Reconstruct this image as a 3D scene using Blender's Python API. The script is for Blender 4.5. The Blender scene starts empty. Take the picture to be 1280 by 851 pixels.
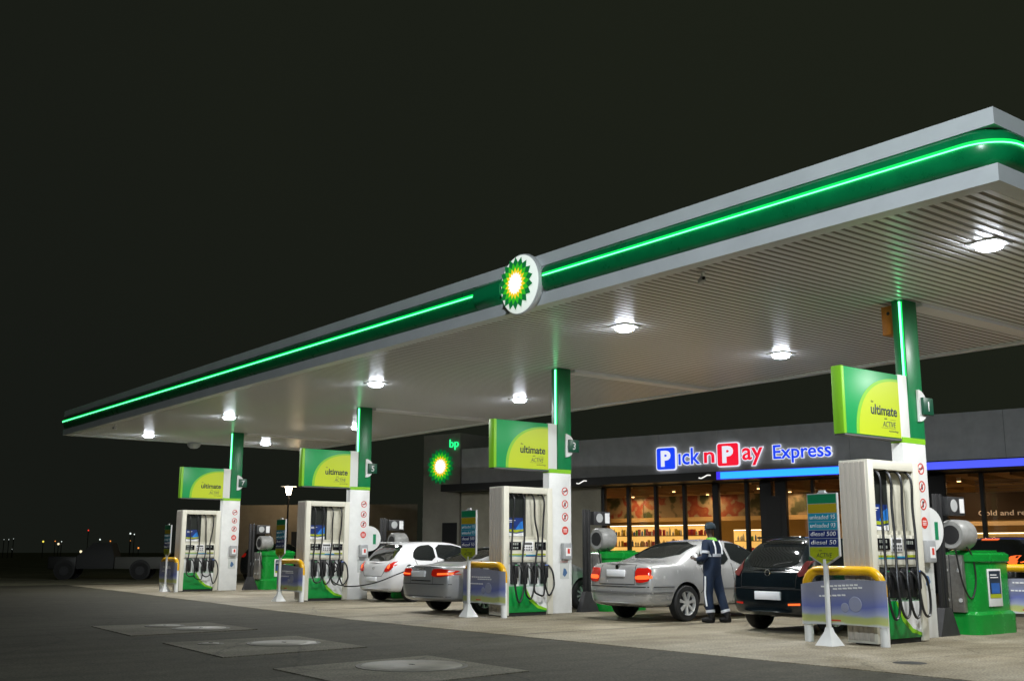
import bpy, bmesh, math, random
from mathutils import Vector, Matrix
from mathutils.bvhtree import BVHTree
random.seed(7)
PI = math.pi
SC = bpy.context.scene
COL = SC.collection

# ------------------------------------------------------------------ camera
cam = bpy.data.objects.new('camera', bpy.data.cameras.new('camera'))
COL.objects.link(cam); SC.camera = cam
cam.data.sensor_width = 36; cam.data.lens = 38.26; cam.data.clip_end = 3000; cam.data.clip_start = .1
pitch, yaw, roll = 0.1917, 0.9057, 0.002
F = Vector((-math.cos(pitch)*math.sin(yaw), math.cos(pitch)*math.cos(yaw), math.sin(pitch)))
Rr = F.cross(Vector((0, 0, 1))).normalized(); Uu = Rr.cross(F)
R2 = Rr*math.cos(roll)+Uu*math.sin(roll); U2 = -Rr*math.sin(roll)+Uu*math.cos(roll)
M = Matrix((( R2.x, U2.x, -F.x, 9.4704), (R2.y, U2.y, -F.y, -15.3467), (R2.z, U2.z, -F.z, 1.25), (0, 0, 0, 1)))
cam.matrix_world = M

# ------------------------------------------------------------------ world: night sky
W = bpy.data.worlds.new("World"); SC.world = W; W.use_nodes = True
bgn = W.node_tree.nodes['Background']
# night sky: sky glow of the town, greener and a little brighter towards +X/+Y and overhead, with faint uneven cloud
_nt = W.node_tree; _tc = _nt.nodes.new('ShaderNodeTexCoord')
_dp = _nt.nodes.new('ShaderNodeVectorMath'); _dp.operation = 'DOT_PRODUCT'; _dp.inputs[1].default_value = (.35, .50, .80)
_ns = _nt.nodes.new('ShaderNodeTexNoise'); _ns.inputs['Scale'].default_value = 3.0; _ns.inputs['Detail'].default_value = 6
_ad = _nt.nodes.new('ShaderNodeMath'); _ad.operation = 'MULTIPLY_ADD'; _ad.inputs[1].default_value = .30
_cr = _nt.nodes.new('ShaderNodeValToRGB'); _e = _cr.color_ramp.elements
_e[0].position = .0; _e[0].color = (.0082, .0096, .0074, 1); _e[1].position = .95; _e[1].color = (.0136, .0162, .0096, 1)
_nt.links.new(_tc.outputs['Generated'], _dp.inputs[0]); _nt.links.new(_tc.outputs['Generated'], _ns.inputs['Vector'])
_nt.links.new(_ns.outputs['Fac'], _ad.inputs[0]); _nt.links.new(_dp.outputs['Value'], _ad.inputs[2]); _nt.links.new(_ad.outputs[0], _cr.inputs[0])
_nt.links.new(_cr.outputs[0], bgn.inputs['Color']); bgn.inputs['Strength'].default_value = 1.0
SC.view_settings.view_transform = 'Standard'; SC.view_settings.look = 'None'
SC.view_settings.exposure = 0.0; SC.view_settings.gamma = 1
SC.view_settings.use_curve_mapping = False
CANOPY_W = 250.0        # each canopy downlight
STREET_W = 3000.0       # street lamp beside the photographer

# ------------------------------------------------------------------ materials
MATS = {}
def mat(name, col, rough=.5, metal=0, emit=None, es=0, noise=0, nscale=6, bump=0, coat=0, spec=.5, col2=None):
    if name in MATS: return MATS[name]
    m = bpy.data.materials.new(name); m.use_nodes = True; nt = m.node_tree
    b = nt.nodes['Principled BSDF']
    b.inputs['Base Color'].default_value = (*col, 1); b.inputs['Roughness'].default_value = rough
    b.inputs['Metallic'].default_value = metal; b.inputs['Specular IOR Level'].default_value = spec
    b.inputs['Coat Weight'].default_value = coat; b.inputs['Coat Roughness'].default_value = .06
    if emit: b.inputs['Emission Color'].default_value = (*emit, 1); b.inputs['Emission Strength'].default_value = es
    if noise or bump or col2:
        tc = nt.nodes.new('ShaderNodeTexCoord'); n = nt.nodes.new('ShaderNodeTexNoise')
        n.inputs['Scale'].default_value = nscale; n.inputs['Detail'].default_value = 8; n.inputs['Roughness'].default_value = .65
        nt.links.new(tc.outputs['Object'], n.inputs['Vector'])
        if noise or col2:
            r = nt.nodes.new('ShaderNodeValToRGB')
            a = tuple(max(0, c*(1-noise)) for c in col); c2 = col2 or tuple(min(1, c*(1+noise)) for c in col)
            r.color_ramp.elements[0].position = .35; r.color_ramp.elements[1].position = .65
            r.color_ramp.elements[0].color = (*a, 1); r.color_ramp.elements[1].color = (*c2, 1)
            nt.links.new(n.outputs['Fac'], r.inputs[0]); nt.links.new(r.outputs[0], b.inputs['Base Color'])
            mr = nt.nodes.new('ShaderNodeMapRange'); mr.inputs[3].default_value = max(.02, rough-.08); mr.inputs[4].default_value = min(1, rough+.1)
            nt.links.new(n.outputs['Fac'], mr.inputs[0]); nt.links.new(mr.outputs[0], b.inputs['Roughness'])
        if bump:
            bp = nt.nodes.new('ShaderNodeBump'); bp.inputs['Strength'].default_value = bump; bp.inputs['Distance'].default_value = .01
            nt.links.new(n.outputs['Fac'], bp.inputs['Height']); nt.links.new(bp.outputs[0], b.inputs['Normal'])
    MATS[name] = m; return m
def glow(name, col, s, base=(.02, .02, .02)): return mat(name, base, .4, emit=col, es=s)
def glassmat(name, tint=(1, 1, 1), gloss=.08, rough=.02):
    if name in MATS: return MATS[name]
    m = bpy.data.materials.new(name); m.use_nodes = True; nt = m.node_tree; nt.nodes.clear()
    o = nt.nodes.new('ShaderNodeOutputMaterial'); t = nt.nodes.new('ShaderNodeBsdfTransparent'); t.inputs[0].default_value = (*tint, 1)
    g = nt.nodes.new('ShaderNodeBsdfGlossy'); g.inputs['Roughness'].default_value = rough
    f = nt.nodes.new('ShaderNodeFresnel'); f.inputs[0].default_value = 1.45
    mx = nt.nodes.new('ShaderNodeMixShader'); nt.links.new(f.outputs[0], mx.inputs[0]); nt.links.new(t.outputs[0], mx.inputs[1]); nt.links.new(g.outputs[0], mx.inputs[2])
    nt.links.new(mx.outputs[0], o.inputs[0]); MATS[name] = m; return m
white = mat('white_paint', (.72, .73, .72), .35, noise=.06, nscale=3)
cream = mat('cream_metal', (.67, .65, .55), .45, noise=.02, nscale=2)
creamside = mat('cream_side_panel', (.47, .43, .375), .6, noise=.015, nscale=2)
fascia_m = mat('fascia_white', (.74, .77, .77), .4, noise=.05, nscale=1.5)
green = mat('station_green', (.002, .25, .075), .28, noise=.12, nscale=3)
green_l = mat('column_green', (.008, .20, .065), .35, noise=.1, nscale=3)
lime = mat('lime_panel', (.22, .52, .015), .4)
black = mat('black_rubber', (.012, .012, .013), .55)
blackgloss = mat('black_gloss', (.01, .01, .012), .12)
darkmetal = mat('dark_metal', (.03, .03, .032), .45, noise=.2)
steel = mat('brushed_steel', (.36, .35, .33), .35, metal=.8, noise=.15, nscale=12)
yellow = mat('yellow_paint', (.72, .40, .005), .3, noise=.1, nscale=5)
lgrey = mat('light_grey', (.45, .46, .46), .5, noise=.08)
dgrey = mat('dark_grey', (.09, .09, .09), .6)
red = mat('red_print', (.62, .05, .03), .5)
blue = mat('blue_print', (.015, .07, .42), .45)
navyp = mat('navy_print', (.012, .03, .17), .5)
tealp = mat('teal_print', (.01, .28, .42), .5)
gold = mat('gold_print', (.42, .32, .012), .5)
signgreen = mat('dark_green_print', (.005, .22, .09), .5)
olive = mat('lime_print', (.36, .42, .01), .5)
inkw = mat('white_print', (.8, .8, .8), .5)
inkd = mat('dark_print', (.02, .03, .05), .5)
tyre = mat('tyre_rubber', (.015, .015, .015), .75, noise=.3, nscale=20)
alloy = mat('alloy_rim', (.78, .78, .76), .25, metal=.4)
carglass = mat('car_glass', (.012, .014, .014), .05, spec=.7)
plate_m = mat('number_plate', (.93, .95, 1.0), .6)
redl = mat('tail_lamp', (.45, .012, .008), .15, emit=(1, .03, .01), es=.10)
redlit = mat('tail_lamp_lit', (.7, .02, .01), .2, emit=(1, .16, .03), es=1.3)
clearl = mat('clear_lamp', (.6, .6, .6), .12)
amber = mat('amber_lamp', (.7, .2, .01), .2, emit=(1, .3, .03), es=1.2)
neon_w = glow('neon_core', (.14, 1.0, .40), 4.5)
neon_g = glow('neon_glow', (.0, 1.0, .12), 1.3)  # the tube's glow on its backing, made as a self-lit green strip
lens_m = glow('downlight_lens', (.84, .90, 1.0), 42.0)

# ------------------------------------------------------------------ helpers
class MB:
    """collects shapes, then links them as ONE mesh object"""
    def __init__(s): s.bm = bmesh.new(); s.mats = []; s.cur = 0
    def use(s, m):
        if m not in s.mats: s.mats.append(m)
        s.cur = s.mats.index(m); return s
    def _tag(s, before):
        for f in s.bm.faces:
            if f.index < 0 or f not in before: pass
    def box(s, x0, x1, y0, y1, z0, z1, bev=0, rot=None, piv=None):
        nf = len(s.bm.faces)
        vs = [s.bm.verts.new((x, y, z)) for x in (x0, x1) for y in (y0, y1) for z in (z0, z1)]
        q = [(0, 1, 3, 2), (4, 6, 7, 5), (0, 4, 5, 1), (2, 3, 7, 6), (0, 2, 6, 4), (1, 5, 7, 3)]
        fs = [s.bm.faces.new([vs[i] for i in a]) for a in q]
        for f in fs: f.material_index = s.cur
        if bev:
            es = list({e for f in fs for e in f.edges})
            r = bmesh.ops.bevel(s.bm, geom=es, offset=bev, segments=2, profile=.5, affect='EDGES')
            for f in r['faces']: f.material_index = s.cur
            vs = list({v for f in r['faces'] for v in f.verts} | {v for v in vs if v.is_valid})
        if rot is not None:
            bmesh.ops.rotate(s.bm, verts=[v for v in vs if v.is_valid], cent=piv or ((x0+x1)/2, (y0+y1)/2, (z0+z1)/2), matrix=rot)
        return s
    def loft(s, rings, close=True, caps=True):
        R = [[s.bm.verts.new(p) for p in r] for r in rings]; n = len(R[0])
        for a, b in zip(R, R[1:]):
            for i in range(n if close else n-1):
                j = (i+1) % n
                f = s.bm.faces.new((a[i], a[j], b[j], b[i])); f.material_index = s.cur
        if caps and close:
            f = s.bm.faces.new(list(reversed(R[0]))); f.material_index = s.cur
            f = s.bm.faces.new(R[-1]); f.material_index = s.cur
        return s
    def tube(s, pts, r, seg=8, smooth=0, caps=True):
        P = [Vector(p) for p in pts]
        if smooth:
            Q = []
            for i in range(len(P)-1):
                p0, p1, p2, p3 = P[max(i-1, 0)], P[i], P[i+1], P[min(i+2, len(P)-1)]
                for k in range(smooth):
                    t = k/smooth
                    Q.append(.5*((2*p1)+(p2-p0)*t+(2*p0-5*p1+4*p2-p3)*t*t+(-p0+3*p1-3*p2+p3)*t**3))
            Q.append(P[-1]); P = Q
        rad = r if isinstance(r, (list, tuple)) else [r]*len(P)
        if len(rad) != len(P): rad = [rad[0]+(rad[-1]-rad[0])*i/(len(P)-1) for i in range(len(P))]
        T = [(P[min(i+1, len(P)-1)]-P[max(i-1, 0)]).normalized() for i in range(len(P))]
        a = Vector((0, 0, 1)) if abs(T[0].z) < .9 else Vector((1, 0, 0)); n = T[0].cross(a).normalized(); rings = []
        for i, p in enumerate(P):
            n = (n-T[i]*n.dot(T[i])).normalized(); b = T[i].cross(n)
            rings.append([p+(n*math.cos(2*PI*k/seg)+b*math.sin(2*PI*k/seg))*rad[i] for k in range(seg)])
        return s.loft(rings, True, caps)
    def cyl(s, p, q, r, seg=16, r2=None): return s.tube([p, q], [r, r2 if r2 is not None else r], seg)
    def lathe(s, prof, c=(0, 0, 0), axis='z', seg=24, caps=False):
        rings = []
        for (r, h) in prof:
            ring = []
            for k in range(seg):
                a = 2*PI*k/seg; u, v = r*math.cos(a), r*math.sin(a)
                p = {'z': (u, v, h), 'y': (u, h, -v), 'x': (h, u, v)}[axis]
                ring.append((p[0]+c[0], p[1]+c[1], p[2]+c[2]))
            rings.append(ring)
        return s.loft(rings, True, caps)
    def prism(s, poly, axis, a, b):
        """poly = 2D points; axis 'x': (y,z), 'y': (x,z), 'z': (x,y); extruded a..b"""
        def P(p, h): return {'x': (h, p[0], p[1]), 'y': (p[0], h, p[1]), 'z': (p[0], p[1], h)}[axis]
        return s.loft([[P(p, a) for p in poly], [P(p, b) for p in poly]], True, True)
    def sphere(s, c, r, sc=(1, 1, 1), u=14, v=10):
        prof = [(max(1e-4, r*math.sin(PI*i/v)), r*math.cos(PI*i/v)) for i in range(v+1)]
        rings = [[(c[0]+sc[0]*q*math.cos(2*PI*k/u), c[1]+sc[1]*q*math.sin(2*PI*k/u), c[2]+sc[2]*h) for k in range(u)] for q, h in prof]
        return s.loft(rings, True, True)
    def build(s, name, m=None, parent=None, loc=None, smooth=35):
        if m is not None and not s.mats: s.mats = [m]
        bmesh.ops.recalc_face_normals(s.bm, faces=s.bm.faces)
        me = bpy.data.meshes.new(name); s.bm.to_mesh(me); s.bm.free()
        for x in s.mats: me.materials.append(x)
        if smooth: me.shade_smooth(); me.set_sharp_from_angle(angle=math.radians(smooth))
        return link(name, me, parent, loc)
def link(name, me, parent=None, loc=None):
    o = bpy.data.objects.new(name, me); COL.objects.link(o)
    if parent is not None: o.parent = parent
    if loc is not None: o.location = loc
    return o
def tag(o, label=None, cat=None, group=None, kind=None):
    if label: o['label'] = label
    if cat: o['category'] = cat
    if group: o['group'] = group
    if kind: o['kind'] = kind
    return o
def empty(name, loc, label, cat, group=None, rz=0):
    o = bpy.data.objects.new(name, None); COL.objects.link(o); o.location = loc; o.rotation_euler = (0, 0, rz)
    o.empty_display_size = .2
    return tag(o, label, cat, group)
def copy_tree(o, parent=None):
    c = o.copy(); COL.objects.link(c); c.parent = parent
    for ch in [k for k in SRC[o.name]] if o.name in SRC else list(o.children): copy_tree(ch, c)
    return c
SRC = {}
def copies(root, locs, labels):
    """first stays where it is; others are copies with own labels"""
    def walk(o): return (o, [walk(c) for c in o.children])
    t = walk(root); out = [root]
    def dup(n, par):
        c = n[0].copy(); COL.objects.link(c); c.parent = par
        for k in n[1]: dup(k, c)
        return c
    for l, lab in zip(locs[1:], labels[1:]):
        c = dup(t, None); c.location = l; c['label'] = lab; out.append(c)
    root.location = locs[0]; root['label'] = labels[0]
    return out
def chaikin(poly, n=2):
    for _ in range(n):
        q = []
        for i in range(len(poly)):
            a, b = poly[i], poly[(i+1) % len(poly)]
            q += [(a[0]*.78+b[0]*.22, a[1]*.78+b[1]*.22), (a[0]*.22+b[0]*.78, a[1]*.22+b[1]*.78)]
        poly = q
    return poly
def rrect(x0, x1, z0, z1, r, n=4):
    out = []
    for cx, cz, a0 in ((x1-r, z1-r, 0), (x0+r, z1-r, 90), (x0+r, z0+r, 180), (x1-r, z0+r, 270)):
        for k in range(n+1):
            a = math.radians(a0+90*k/n); out.append((cx+r*math.cos(a), cz+r*math.sin(a)))
    return out
def text(name, body, m, parent, origin, width=None, height=.1, face='y', depth=.004, bold=0, shear=0, align='CENTER', mirror=False):
    """lettering as a mesh. face 'y': readable from -Y (reads towards +X); 'x': readable from +X (reads towards +Y)"""
    cu = bpy.data.curves.new(name, 'FONT'); cu.body = body; cu.size = 1; cu.extrude = .0; cu.offset = bold; cu.shear = shear; cu.resolution_u = 3
    cu.align_x = 'LEFT'
    t = bpy.data.objects.new('tmp', cu); COL.objects.link(t); dg = bpy.context.evaluated_depsgraph_get()
    me = bpy.data.meshes.new_from_object(t.evaluated_get(dg)); bpy.data.objects.remove(t); bpy.data.curves.remove(cu)
    xs = [v.co.x for v in me.vertices]; ys = [v.co.y for v in me.vertices]
    x0, x1, y0, y1 = min(xs), max(xs), min(ys), max(ys)
    caph = .70
    sy = height/caph; sx = width/(x1-x0) if width else sy
    off = {'CENTER': -(x0+x1)/2, 'LEFT': -x0, 'RIGHT': -x1}[align]
    for v in me.vertices:
        a = (v.co.x+off)*sx; b = v.co.y*sy
        v.co = Vector((a, 0, b)) if face == 'y' else Vector((0, a, b))
    bm = bmesh.new(); bm.from_mesh(me)
    bmesh.ops.triangulate(bm, faces=bm.faces)
    r = bmesh.ops.extrude_face_region(bm, geom=bm.faces[:])
    d = Vector((0, -depth, 0)) if face == 'y' else Vector((depth, 0, 0))
    bmesh.ops.translate(bm, vec=d, verts=[g for g in r['geom'] if isinstance(g, bmesh.types.BMVert)])
    bmesh.ops.recalc_face_normals(bm, faces=bm.faces)
    bm.to_mesh(me); bm.free(); me.materials.clear(); me.materials.append(m); me.name = name
    return link(name, me, parent, origin)
def star(R, r, n, a0, c=(0, 0)):
    return [(c[0]+(R if k % 2 == 0 else r)*math.sin(a0+PI*k/n), c[1]+(R if k % 2 == 0 else r)*math.cos(a0+PI*k/n)) for k in range(2*n)]
def fan(mb, poly, c, axis, h):
    P = lambda p: {'x': (h, p[0], p[1]), 'y': (p[0], h, p[1])}[axis]
    vc = mb.bm.verts.new(P(c)); vs = [mb.bm.verts.new(P(p)) for p in poly]
    for i in range(len(vs)):
        f = mb.bm.faces.new((vc, vs[i], vs[(i+1) % len(vs)])); f.material_index = mb.cur
    return mb

# ================================================================== SETTING
def ground_mat(name, c1, c2, scale, rough=.85, bump=.4, stain=None, stain_scale=.35, stain_lo=.5, stain_hi=.68):
    m = bpy.data.materials.new(name); m.use_nodes = True; nt = m.node_tree; b = nt.nodes['Principled BSDF']; L = nt.links.new
    tc = nt.nodes.new('ShaderNodeTexCoord')
    n1 = nt.nodes.new('ShaderNodeTexNoise'); n1.inputs['Scale'].default_value = scale; n1.inputs['Detail'].default_value = 10; n1.inputs['Roughness'].default_value = .7
    n2 = nt.nodes.new('ShaderNodeTexNoise'); n2.inputs['Scale'].default_value = stain_scale; n2.inputs['Detail'].default_value = 9; n2.inputs['Roughness'].default_value = .6
    n3 = nt.nodes.new('ShaderNodeTexNoise'); n3.inputs['Scale'].default_value = 38; n3.inputs['Detail'].default_value = 2
    for n in (n1, n2, n3): L(tc.outputs['Object'], n.inputs['Vector'])
    r = nt.nodes.new('ShaderNodeValToRGB'); r.color_ramp.elements[0].position = .3; r.color_ramp.elements[1].position = .7
    r.color_ramp.elements[0].color = (*c1, 1); r.color_ramp.elements[1].color = (*c2, 1); L(n1.outputs['Fac'], r.inputs[0])
    mx = nt.nodes.new('ShaderNodeMixRGB'); mx.blend_type = 'MULTIPLY'; mx.inputs[0].default_value = 1
    r2 = nt.nodes.new('ShaderNodeValToRGB'); r2.color_ramp.elements[0].position = stain_lo-.12; r2.color_ramp.elements[1].position = stain_hi
    r2.color_ramp.elements[0].color = (1, 1, 1, 1); r2.color_ramp.elements[1].color = (*(stain or (.55, .52, .48)), 1)
    L(n2.outputs['Fac'], r2.inputs[0]); L(r.outputs[0], mx.inputs[1]); L(r2.outputs[0], mx.inputs[2])
    mx2 = nt.nodes.new('ShaderNodeMixRGB'); mx2.blend_type = 'MULTIPLY'; mx2.inputs[0].default_value = 1
    r3 = nt.nodes.new('ShaderNodeValToRGB'); r3.color_ramp.elements[0].position = .3; r3.color_ramp.elements[1].position = .7
    r3.color_ramp.elements[0].color = (.45, .45, .45, 1); r3.color_ramp.elements[1].color = (1.45, 1.45, 1.45, 1)
    L(n3.outputs['Fac'], r3.inputs[0]); L(mx.outputs[0], mx2.inputs[1]); L(r3.outputs[0], mx2.inputs[2]); L(mx2.outputs[0], b.inputs['Base Color'])
    # streaks worn along the driving direction (Y) and fine cracks
    mpg = nt.nodes.new('ShaderNodeMapping'); mpg.inputs['Scale'].default_value = (1.3, .16, 1); L(tc.outputs['Object'], mpg.inputs[0])
    n4 = nt.nodes.new('ShaderNodeTexNoise'); n4.inputs['Scale'].default_value = 1.6; n4.inputs['Detail'].default_value = 7; L(mpg.outputs[0], n4.inputs['Vector'])
    r4 = nt.nodes.new('ShaderNodeValToRGB'); r4.color_ramp.elements[0].position = .40; r4.color_ramp.elements[1].position = .66
    r4.color_ramp.elements[0].color = (1.06, 1.06, 1.06, 1); r4.color_ramp.elements[1].color = (.78, .76, .72, 1); L(n4.outputs['Fac'], r4.inputs[0])
    vo = nt.nodes.new('ShaderNodeTexVoronoi'); vo.feature = 'DISTANCE_TO_EDGE'; vo.inputs['Scale'].default_value = .42
    nd = nt.nodes.new('ShaderNodeMixRGB'); nd.inputs[0].default_value = .25; L(tc.outputs['Object'], nd.inputs[1]); L(n1.outputs['Color'], nd.inputs[2]); L(nd.outputs[0], vo.inputs['Vector'])
    rv = nt.nodes.new('ShaderNodeValToRGB'); rv.color_ramp.elements[0].position = .0; rv.color_ramp.elements[1].position = .008
    rv.color_ramp.elements[0].color = (.55, .55, .55, 1); rv.color_ramp.elements[1].color = (1, 1, 1, 1); L(vo.outputs['Distance'], rv.inputs[0])
    ma = nt.nodes.new('ShaderNodeMixRGB'); ma.blend_type = 'MULTIPLY'; ma.inputs[0].default_value = 1; L(mx2.outputs[0], ma.inputs[1]); L(r4.outputs[0], ma.inputs[2])
    mc = nt.nodes.new('ShaderNodeMixRGB'); mc.blend_type = 'MULTIPLY'; mc.inputs[0].default_value = 1; L(ma.outputs[0], mc.inputs[1]); L(rv.outputs[0], mc.inputs[2]); L(mc.outputs[0], b.inputs['Base Color'])
    b.inputs['Roughness'].default_value = rough; b.inputs['Specular IOR Level'].default_value = .25
    bp = nt.nodes.new('ShaderNodeBump'); bp.inputs['Strength'].default_value = bump; bp.inputs['Distance'].default_value = .01
    L(n3.outputs['Fac'], bp.inputs['Height']); L(bp.outputs[0], b.inputs['Normal'])
    return m
asphalt = ground_mat('asphalt', (.040, .038, .026), (.060, .056, .038), 3, stain=(.8, .8, .8))
concrete = ground_mat('concrete', (.22, .197, .145), (.30, .27, .203), 1.6, rough=.7, bump=.2, stain=(.62, .58, .50), stain_scale=.55)
slabm = ground_mat('slab_concrete', (.12, .115, .085), (.165, .155, .12), 2.2, rough=.8, bump=.2)
soil = ground_mat('dry_ground', (.18, .18, .12), (.26, .25, .17), 2, rough=1)
def sheet(name, pts, z, m, label=None):
    mb = MB(); mb.bm.faces.new([mb.bm.verts.new((x, y, z)) for x, y in pts])
    o = mb.build(name, m, smooth=0); o['kind'] = 'structure'; return o
def hi(x, y):
    d = math.hypot(x, y); return 0 if d < 120 else 0
sheet('ground', [(-900, -900), (900, -900), (900, 900), (-900, 900)], -.02, soil)
sheet('asphalt_forecourt', [(-34.5, -60), (60, -60), (60, 40), (-34.5, 40)], -.006, asphalt)
mb = MB(); mb.prism([(-33.5, -2.7), (-26, -3.2), (-14, -4.35), (-9, -4.7), (8.5, -4.75), (8.5, 6.4), (-33.5, 6.4)], 'z', -.03, .0)
o = mb.build('concrete_pad', concrete, smooth=0); o['kind'] = 'structure'
# expansion joints as real shallow sealant strips
mb = MB()
for x in [-29.3, -20.95, -12.57, -4.19, 4.19]: mb.box(x-.012, x+.012, -4.3 if x > -15 else -2.9, 6.3, -.004, .0025)
mb.box(-33, 8, 2.995, 3.015, -.004, .0025)
o = mb.build('concrete_pad_joint', dgrey, smooth=0); o['kind'] = 'structure'
# tank manhole slabs
def slab(pts, cov, label, clabel):
    s = empty('tank_cover_slab', (0, 0, 0), label, 'slab', 'tank manhole slabs in the asphalt')
    mb = MB(); mb.prism(pts, 'z', -.02, .004); mb.build('concrete_surround', slabm, s, smooth=0)
    for c, r in cov:
        mb = MB(); mb.lathe([(r+.05, .0045), (r+.045, .012), (r, .013)], (c[0], c[1], 0)); rg = mb.build('cover_rim', mat('cover_rim_iron', (.07, .065, .05), .6), s)
        mb = MB(); mb.lathe([(r-.012, .012), (r-.02, .017), (.05, .02), (.001, .02)], (c[0], c[1], 0), seg=32); cv = mb.build('round_cover', mat('cover_iron', (.13, .12, .095), .5, metal=.1, noise=.45, nscale=2.5), s)
        mb = MB(); mb.box(c[0]-.04, c[0]+.04, c[1]-.015, c[1]+.015, .019, .024); mb.build('lifting_slot', black, cv)
slab([(-9.92, -9.2), (-9.75, -7.2), (-7.6, -7.25), (-7.4, -9.4)], [((-9.2, -8.2), .28), ((-8.25, -7.95), .42)], 'pale square manhole slab in the asphalt, farthest of the three', '')
slab([(-5.85, -9.5), (-5.9, -7.42), (-3.6, -7.55), (-3.35, -9.7)], [((-4.75, -8.2), .46), ((-5.25, -9.05), .13)], 'pale square manhole slab in the asphalt, middle of the three', '')
slab([(-1.8, -9.8), (-2.08, -7.6), (.05, -7.72), (.35, -9.9)], [((-1.12, -8.45), .58)], 'pale square manhole slab with one large round cover, nearest of the three', '')
mb = MB(); mb.lathe([(.001, .004), (.17, .004), (.19, .001)], (2.03, -3.65, 0)); o = mb.build('drain_cover', black); tag(o, 'small dark round drain lid in the concrete near its front edge', 'drain lid')
random.seed(3)

# ================================================================== CANOPY
S = 8.382; H = 5.149
XR, XL, YF, YB = 3.967, -3*S-4.34, -4.433, 4.9085
can = empty('canopy', (0, 0, 0), 'long white and green filling station canopy with glowing green neon line', 'canopy')
# frame of the soffit and fascia (mitred bands)
def band(z0, z1, th, m, name, inset=0, gapx=None):
    mb = MB()
    x0, x1, y0, y1 = XL+inset, XR-inset, YF+inset, YB-inset
    out = [(x0, y0), (x1, y0), (x1, y1), (x0, y1)]; inn = [(x0+th, y0+th), (x1-th, y0+th), (x1-th, y1-th), (x0+th, y1-th)]
    for i in range(4):
        j = (i+1) % 4; mb.prism([out[i], out[j], inn[j], inn[i]], 'z', z0, z1)
    return mb.build(name, m, can, smooth=0)
band(H, 5.347, .22, fascia_m, 'lower_fascia')
band(5.79, 5.985, .30, fascia_m, 'upper_fascia')
band(5.3475, 5.7895, .10, fascia_m, 'fascia_backing', inset=.16)
mb = MB(); mb.box(-4.815, -3.575, YF+.03, YF+.158, 5.3475, 5.7895); mb.build('fascia_centre_plate', fascia_m, can, smooth=0)
mb = MB(); mb.box(XL+.3, XR-.3, YF+.3, YB-.3, 5.80, 5.9); mb.build('roof_deck', dgrey, can, smooth=0)
# rounded green bullnose band with neon
def bull(path, name, m, prof):
    """sweep profile (out, z) along an XY path of (point, outward normal)"""
    mb = MB(); mb.loft([[(p[0]+n[0]*o, p[1]+n[1]*o, z) for o, z in prof] for p, n in path], True, True)
    return mb.build(name, m, can, smooth=60)
GP = [(-.10, 5.350), (.05, 5.36), (.115, 5.42), (.145, 5.50), (.15, 5.57), (.145, 5.64), (.115, 5.72), (.05, 5.78), (-.10, 5.787)]
def arc(cx, cy, a0, a1, n=8): 
    return [((cx, cy), (math.cos(a0+(a1-a0)*k/n), math.sin(a0+(a1-a0)*k/n))) for k in range(n+1)]
yfi, xri, xli = YF+.05, XR-.05, XL+.05
rc = .28
def cpath(x_start):
    P = [((x_start, yfi), (0, -1)), ((xri-rc, yfi), (0, -1))]
    P += [((xri-rc+rc*math.cos(a), yfi+rc+rc*math.sin(a)), (math.cos(a), math.sin(a))) for a in [(-90+k*11.25)*PI/180 for k in range(9)]][1:]
    P += [((xri, YB-.05), (1, 0))]; return P
def lpath():
    P = [((-4.82, yfi), (0, -1)), ((xli+rc, yfi), (0, -1))]
    P += [((xli+rc+rc*math.cos(a), yfi+rc+rc*math.sin(a)), (math.cos(a), math.sin(a))) for a in [(-90-k*11.25)*PI/180 for k in range(9)]][1:]
    P += [((xli, YB-.05), (-1, 0))]; return P
bull(cpath(-3.57), 'green_band', green, GP)
bull(lpath(), 'green_band', green, GP)
mb = MB(); mb.loft([[(x, yfi-o*k, 5.57+(z-5.57)*s_) for o, z in GP] for x, k, s_ in ((-5.38, 1.0, 1.0), (-5.36, 1.25, 1.03), (-4.62, 1.25, 1.03), (-4.60, 1.0, .95))])
mb.build('band_end_cap', mat('cap_green', (.004, .33, .11), .3), can, smooth=50)
def npath(P, ystart=None): return P
rp = cpath(-3.52); lp = lpath(); lp[0] = ((-5.42, yfi), (0, -1))
circ = lambda o, z, r: [(o+r*math.cos(2*PI*k/8), z+r*math.sin(2*PI*k/8)) for k in range(8)]
for P in (rp, lp):
    bull(P, 'neon_tube', neon_w, circ(.165, 5.587, .007))
    bull(P, 'neon_glow', neon_g, [(.147, 5.596), (.170, 5.597), (.162, 5.628), (.143, 5.630)])  # green strip draws the glow thrown back above the tube
# ribbed soffit: pale slats with darker gaps
sof_l = mat('soffit_slat', (.90, .90, .91), .27)
sof_d = mat('soffit_gap', (.20, .18, .15), .7)
mb = MB(); mb.box(XL+.22, XR-.22, YF+.22, YB-.22, H+.036, H+.04); mb.build('soffit_backing', sof_d, can, smooth=0)
mb = MB(); x = XL+.25
while x < XR-.32:
    y0, y1 = YF+.225, YB-.225
    mb.loft([[(x, y, H+.0358), (x+.003, y, H+.031), (x+.083, y, H+.030), (x+.086, y, H+.0358)] for y in (y0, y1)])
    x += .150
mb.build('soffit_slats', sof_l, can, smooth=0)
for k in range(4):
    mb = MB(); mb.box(-k*S-.16, -k*S+.16, .3, YB-.225, H-.03, H+.028); mb.build('soffit_beam', mat('beam_white', (.88, .87, .86), .35), can, smooth=0)
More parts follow.
